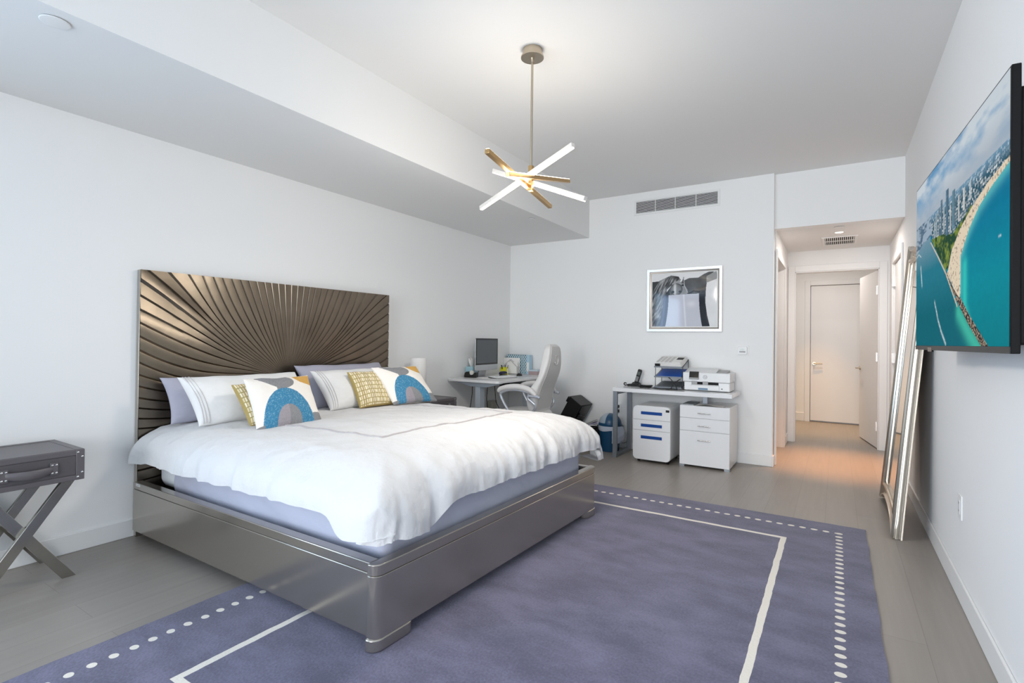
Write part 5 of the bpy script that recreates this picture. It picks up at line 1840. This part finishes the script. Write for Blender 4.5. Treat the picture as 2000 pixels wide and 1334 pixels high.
bez = MB(o_)
bez.prism([(0, 0), (1, 0), (1, 1), (0, 1)], tvp, -0.022, 0.0005)
bez.build('bezel', black_matte, t, bevel=0.003)
scr = sc_.build('screen', screen_material(), t, angle=0, fix=False)
if Vector(scr.data.polygons[0].normal).dot(tn) < 0:
    scr.data.flip_normals()
paint(scr, coast_scene(uu.ravel(), vv.ravel()))
MB(o_).prism([(0.0, 0.976), (1.0, 0.976), (1.0, 1.0), (0.0, 1.0)], tvp, 0.0, 0.0025).build('chin_bar', mat('dark_brushed_bar', S(26, 27, 29), 0.4, 0.3), t, angle=0)
MB(o_).prism([(0.22, 0.985), (0.28, 0.985), (0.28, 1.008), (0.22, 1.008)], tvp, -0.004, 0.004).build('sensor_tab', black_gloss, t, angle=0)
bs = MB(o_)
bs.prism([(0.03, 0.07), (0.985, 0.07), (0.985, 0.97), (0.03, 0.97)], tvp, -0.045, -0.022)
bs.build('back_shell', black_matte, t, bevel=0.008)
mt_ = MB(o_)
for u_ in (0.40, 0.62):
    p_ = tvp(u_, 0.5, -0.045)
    mt_.box(p_.x - 0.006, ROOM_W - 0.012, p_.y - 0.025, p_.y + 0.025, 1.50, 1.90)
mt_.box(ROOM_W - 0.012, ROOM_W, 2.50, 3.05, 1.48, 1.92)
mt_.build('wall_mount', black_plastic, t, bevel=0.003)
pb_ = MB(o_)
q = tvp(0.93, 0.5, 0)
pb_.box(4.325, 4.36, q.y - 0.06, q.y + 0.26, 1.42, 1.78)
pb_.build('connector_box', black_plastic, t, bevel=0.006)
# ------------------------------------------------------------------ leaning floor mirror
t = thing('floor_mirror', 'tall silver framed mirror with scalloped edges leaning on the right wall', 'mirror', (4.152, 4.80, 0.0))
MH, MW, lean = 2.11, 0.552, math.asin(0.185 / 2.11)
silver = mat('silver_leaf', S(192, 184, 172), 0.27, 1.0, bump=0.22, bscale=22, bdetail=6, stretch=(1, 1, 0.25))
silver_side = mat('bronze_silver_side', S(168, 150, 130), 0.33, 1.0, bump=0.2, bscale=20)


def mir(p, q, n):
    """p across (+ towards the far end), q up the frame, n out of the face"""
    return Vector((q * math.sin(lean) - n * math.cos(lean), p, q * math.cos(lean) + n * math.sin(lean) + 0.0))


def loop(f, npt=40):
    """outline from scalloped outer edge (f=0) to the straight glass edge (f=1)"""
    ip, iq = MW - 0.155, 0.175
    pts = []
    for side in range(4):
        for k in range(npt):
            s = -1 + 2 * k / npt
            cv = 1 - abs(s) ** 2.6
            if side == 0:
                o = (s * MW, 0.105 * cv)
                i = (s * ip, iq)
            elif side == 1:
                o = (MW - 0.05 * cv, MH / 2 + s * MH / 2)
                i = (ip, MH / 2 + s * (MH / 2 - iq))
            elif side == 2:
                o = (-s * MW, MH - 0.09 * cv)
                i = (-s * ip, MH - iq)
            else:
                o = (-MW + 0.05 * cv, MH / 2 - s * MH / 2)
                i = (-ip, MH / 2 - s * (MH / 2 - iq))
            pts.append((o[0] * (1 - f) + i[0] * f, o[1] * (1 - f) + i[1] * f))
    return pts


profm = [(0.0, -0.055), (0.0, -0.046), (0.025, -0.042), (0.025, -0.036), (0.0, -0.030), (0.0, -0.016), (0.02, -0.012), (0.02, -0.007), (0.0, -0.002), (0.05, 0.008), (0.10, 0.006), (0.15, -0.004), (0.32, -0.022), (0.52, -0.026), (0.66, -0.016), (0.72, -0.002), (0.80, 0.004), (0.90, 0.0), (0.93, -0.010), (1.0, -0.014), (1.0, -0.026)]
Pm = np.array([[mir(p, q, n) for p, q in loop(f)] for f, n in profm])
MB().grid(Pm, close_v=True).build('frame', silver, t, angle=32)
gl = MB()
ip, iq = MW - 0.155, 0.175
gl.prism([(-ip - 0.01, iq - 0.01), (ip + 0.01, iq - 0.01), (ip + 0.01, MH - iq + 0.01), (-ip - 0.01, MH - iq + 0.01)], lambda u, v, d: mir(u, v, d), -0.024, -0.020)
gl.build('mirror_glass', mat('mirror_silvering', (0.86, 0.88, 0.88, 1), 0.01, 1.0), t, angle=0)
bb = MB()
bb.prism([(-MW + 0.06, 0.11), (MW - 0.06, 0.11), (MW - 0.06, MH - 0.11), (-MW + 0.06, MH - 0.11)], lambda u, v, d: mir(u, v, d), -0.050, -0.030)
bb.build('backing_board', mat('brown_board', S(92, 74, 58), 0.8), t, angle=0)
bpy.context.view_layer.update()
lo = min((c.matrix_world @ Vector(v.co)).z for c in t.children for v in c.data.vertices)
t.location.z -= lo - 0.0005

# ------------------------------------------------------------------ framed horse picture
PCX, PCZ, PW, PH = 2.352, 1.776, 0.838, 0.728
t = thing('framed_picture', 'framed black and white horse photograph on the wall above the writing desk', 'picture', (PCX, BACK_Y, PCZ))
fp_ = lambda u, v, d: Vector((u, -d, v))


def frame_ring(w0, h0, w1, h1, d0, d1, name, m_):
    b = MB()
    A = [(-w0 / 2, -h0 / 2), (w0 / 2, -h0 / 2), (w0 / 2, h0 / 2), (-w0 / 2, h0 / 2)]
    B = [(-w1 / 2, -h1 / 2), (w1 / 2, -h1 / 2), (w1 / 2, h1 / 2), (-w1 / 2, h1 / 2)]
    rings = [[fp_(u, v, 0.001) for u, v in A], [fp_(u, v, d0) for u, v in A], [fp_(u, v, d1) for u, v in B], [fp_(u, v, 0.001) for u, v in B]]
    V = [p for r in rings for p in r]
    F = []
    for r in range(4):
        for k in range(4):
            F.append((r * 4 + k, r * 4 + (k + 1) % 4, ((r + 1) % 4) * 4 + (k + 1) % 4, ((r + 1) % 4) * 4 + k))
    b.add(V, F)
    return b.build(name, m_, t, bevel=0.002)


frame_ring(PW, PH, PW - 0.064, PH - 0.064, 0.034, 0.03, 'outer_frame', mat('silver_white_frame', S(222, 220, 217), 0.25, 0.55))
frame_ring(PW - 0.064, PH - 0.064, PW - 0.094, PH - 0.094, 0.020, 0.014, 'inner_moulding', mat('taupe_silver', S(150, 142, 134), 0.35, 0.7))
MB().prism([(-PW / 2 + 0.047, -PH / 2 + 0.047), (PW / 2 - 0.047, -PH / 2 + 0.047), (PW / 2 - 0.047, PH / 2 - 0.047), (-PW / 2 + 0.047, PH / 2 - 0.047)], fp_, 0.002, 0.008).build('mount_board', paper_white, t, angle=0)
aw, ah = PW - 0.118, PH - 0.118
au, av = np.meshgrid(np.linspace(0, 1, 230), np.linspace(0, 1, 200), indexing='ij')
ga = MB().grid(np.stack([(au - 0.5) * aw, np.full_like(au, -0.0095), (0.5 - av) * ah], -1))


def horses(u, v):
    g = lambda x: np.full(u.shape, x / 255.0)
    hair = fbm(u * 60 + v * 26, v * 7 - u * 6, 5, 4)
    soft = fbm(u * 6, v * 6, 8, 4)
    c = g(226) + 0.04 * (soft - 0.5)
    # dark flank of the far horse across the right
    body = inpoly(u, v, [(.46, .16), (.58, .10), (.72, .10), (.80, .04), (.90, -.01), (.97, -.01), (.86, .10), (.84, .30), (.83, .55), (.86, .8), (.90, 1.0), (.50, 1.0), (.48, .4)])
    c = np.where(body, 0.30 + 0.22 * (soft - 0.35) - 0.18 * np.clip((v - 0.2) / 0.3, 0, 1) * np.clip((u - 0.5) / 0.3, 0, 1), c)
    # dark neck at the left edge
    nk = inpoly(u, v, [(-.01, .14), (.14, .13), (.16, .4), (-.01, .5)])
    c = np.where(nk, 0.16 + 0.1 * soft, c)
    # pale mane sweeping down the left
    mane = inpoly(u, v, [(.02, .30), (.12, .12), (.30, .03), (.42, .06), (.46, .13), (.34, .18), (.24, .30), (.20, .52), (.16, .80), (.14, 1.0), (-.01, 1.0), (-.01, .45)])
    c = np.where(mane, np.clip(0.20 + 1.0 * (hair - 0.30), 0.08, 0.86), c)
    sh_ = inpoly(u, v, [(.20, .40), (.30, .24), (.30, .36), (.20, .72), (.16, 1.0), (.13, 1.0), (.16, .7)])
    c = np.where(sh_, 0.12 + 0.25 * np.clip(hair - 0.35, 0, 1), c)
    # muzzle and jaw
    jaw = inpoly(u, v, [(.28, .30), (.32, .18), (.42, .13), (.50, .20), (.57, .33), (.55, .42), (.28, .42)])
    c = np.where(jaw, 0.62 + 0.3 * (soft - 0.5) - 0.25 * (np.abs(((u - .44) / .12)) > 1), c)
    nose = ((u - .385) / .098) ** 2 + ((v - .30) / .115) ** 2
    c = np.where(nose < 1, 0.50 + 0.35 * np.exp(-(((u - .365) / .022) ** 2)) - 0.32 * np.clip(nose, 0, 1) ** 3 + 0.1 * (soft - .5), c)
    for ex, ey in ((.335, .345), (.445, .345)):
        c = np.where(((u - ex) / .022) ** 2 + ((v - ey) / .02) ** 2 < 1, 0.07, c)
    ear = inpoly(u, v, [(.465, .19), (.50, .06), (.515, .20)])
    c = np.where(ear, 0.30, c)
    eye = ((u - .485) / .02) ** 2 + ((v - .225) / .018) ** 2 < 1
    c = np.where(eye, 0.06, c)
    # reins and bands
    for pts, w_, val in (([(.50, .10), (.515, .24), (.56, .36)], .007, .75), ([(.30, .42), (.42, .44), (.56, .40), (.66, .34), (.74, .36)], .012, .10)):
        c = np.where(seg_d(u, v, pts) < w_, val, c)
    rgb = np.stack([c, c, c], -1)
    # pale lilac panel between two dark curved bands, widening downwards
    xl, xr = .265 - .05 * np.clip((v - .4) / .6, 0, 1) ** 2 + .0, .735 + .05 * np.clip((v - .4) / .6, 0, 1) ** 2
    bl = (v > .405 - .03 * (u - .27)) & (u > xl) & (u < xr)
    fold = np.exp(-((u - (.50 + .06 * (v - .4))) / .012) ** 2) * 0.10 + 0.08 * np.exp(-(((u - .62) / .07) ** 2 + ((v - .58) / .06) ** 2))  # lighter streak and a soft lighter spot on the panel
    rgb = np.where(bl[:, None], np.clip(np.stack([0.775 + fold, 0.78 + fold, 0.82 + fold * 0.8], -1), 0, 0.97), rgb)  # fold here is the lighter streak and spot
    st1 = (v > .41) & (u > xl - .085) & (u <= xl)
    rgb = np.where(st1[:, None], np.stack([0.16 + 0.12 * (u < xl - .045), 0.17 + 0.13 * (u < xl - .045), 0.22 + 0.18 * (u < xl - .045)], -1), rgb)
    st2 = (v > .41) & (u >= xr) & (u < xr + .085)
    rgb = np.where(st2[:, None], np.array([0.10, 0.10, 0.12]), rgb)
    gr = inpoly(u, v, [(.845, .08), (.99, -.01), (1.01, .12), (.99, .14), (.845, .20)])
    rgb = np.where(gr[:, None], np.array([0.60, 0.60, 0.59]), rgb)
    return lin(np.clip(rgb, 0, 1) * 255)


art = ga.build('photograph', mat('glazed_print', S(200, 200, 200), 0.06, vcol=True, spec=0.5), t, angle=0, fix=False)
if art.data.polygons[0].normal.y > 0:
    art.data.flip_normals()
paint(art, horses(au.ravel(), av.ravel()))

# ------------------------------------------------------------------ pendant light with crossed bars
AX, AY = 2.238, 2.728
t = thing('pendant_light', 'brushed metal pendant light with four crossed glowing bars hanging from the ceiling', 'pendant light', (AX, AY, CEIL))
led = mat('warm_white_led', (1, 1, 1, 1), 0.5, emit=(1.0, 0.84, 0.62, 1), estr=14)
acrylic = mat('frosted_acrylic_bar', S(218, 212, 204), 0.3, spec=0.6)
led_tint = mat('led_tinted_metal', S(204, 168, 116), 0.28, 1.0)  # the strips' warm reflected glow is put into this metal's colour
MB().lathe([(0.060, 0.0), (0.060, -0.044), (0.0705, -0.045), (0.0705, -0.054), (0.001, -0.054)], n=48).build('canopy', nickel, t)
MB().cyl((0, 0, -0.054), (0, 0, 2.36 - CEIL), 0.0075, n=16).build('rod', nickel, t)
MB().cyl((0, 0, -0.052), (0, 0, -0.078), 0.013, 0.009, n=20).build('rod_collar', nickel, t)
MB().box(-0.013, 0.013, -0.013, 0.013, 2.205 - CEIL, 2.362 - CEIL).build('hub', led_tint, t, bevel=0.002)
BARS = (('A', 2.297, (-.483, .18, -.096), (.367, -.137, .073), -1), ('B', 2.235, (.063, -.527, .042), (-.045, .383, -.03), 1),
        ('C', 2.262, (-.386, .129, .176), (.412, -.138, -.188), -1), ('D', 2.288, (.024, -.337, -.08), (-.039, .555, .131), 1))
for nm, z, e1, e2, face in BARS:
    d = (Vector(e2) - Vector(e1)).normalized()
    side = d.cross(Vector((0, 0, 1))).normalized() * (0.022 if nm in 'AD' else -0.022)
    H = Vector((0, 0, z - CEIL)) + side
    p, q = H + Vector(e1), H + Vector(e2)
    upv = Vector((0, 0, 1))
    b = MB().bar(p, q, 0.027, 0.025)
    bar = b.build('light_bar', acrylic if nm in 'AC' else led_tint, t, bevel=0.002)
    up_ = d.cross(Vector((0, 0, 1))).cross(d).normalized()
    if up_.z < 0:
        up_ = -up_
    l = MB().bar(p + d * 0.004 + up_ * (face * 0.0135), q - d * 0.004 + up_ * (face * 0.0135), 0.021, 0.007 if face < 0 else 0.0035)
    l.build('led_strip', led, bar, bevel=0.002)
    MB().cyl(H - side * 0.5, H - side * 0.05, 0.005, n=10).build('pivot', led_tint, t)

pl = bpy.data.lights.new('pendant_glow', 'POINT')
pl.energy, pl.color, pl.shadow_soft_size = 31, (1.0, 0.93, 0.84), 0.18
po = bpy.data.objects.new('pendant_glow', pl)
po.location = (AX, AY, 2.13)
COL.objects.link(po)
dn = area('pendant_downlight', (AX, AY, 2.09), (0, 0, 0), 0.4, 0.4, 11, (1.0, 0.94, 0.86))
dn.data.shape = 'DISK'
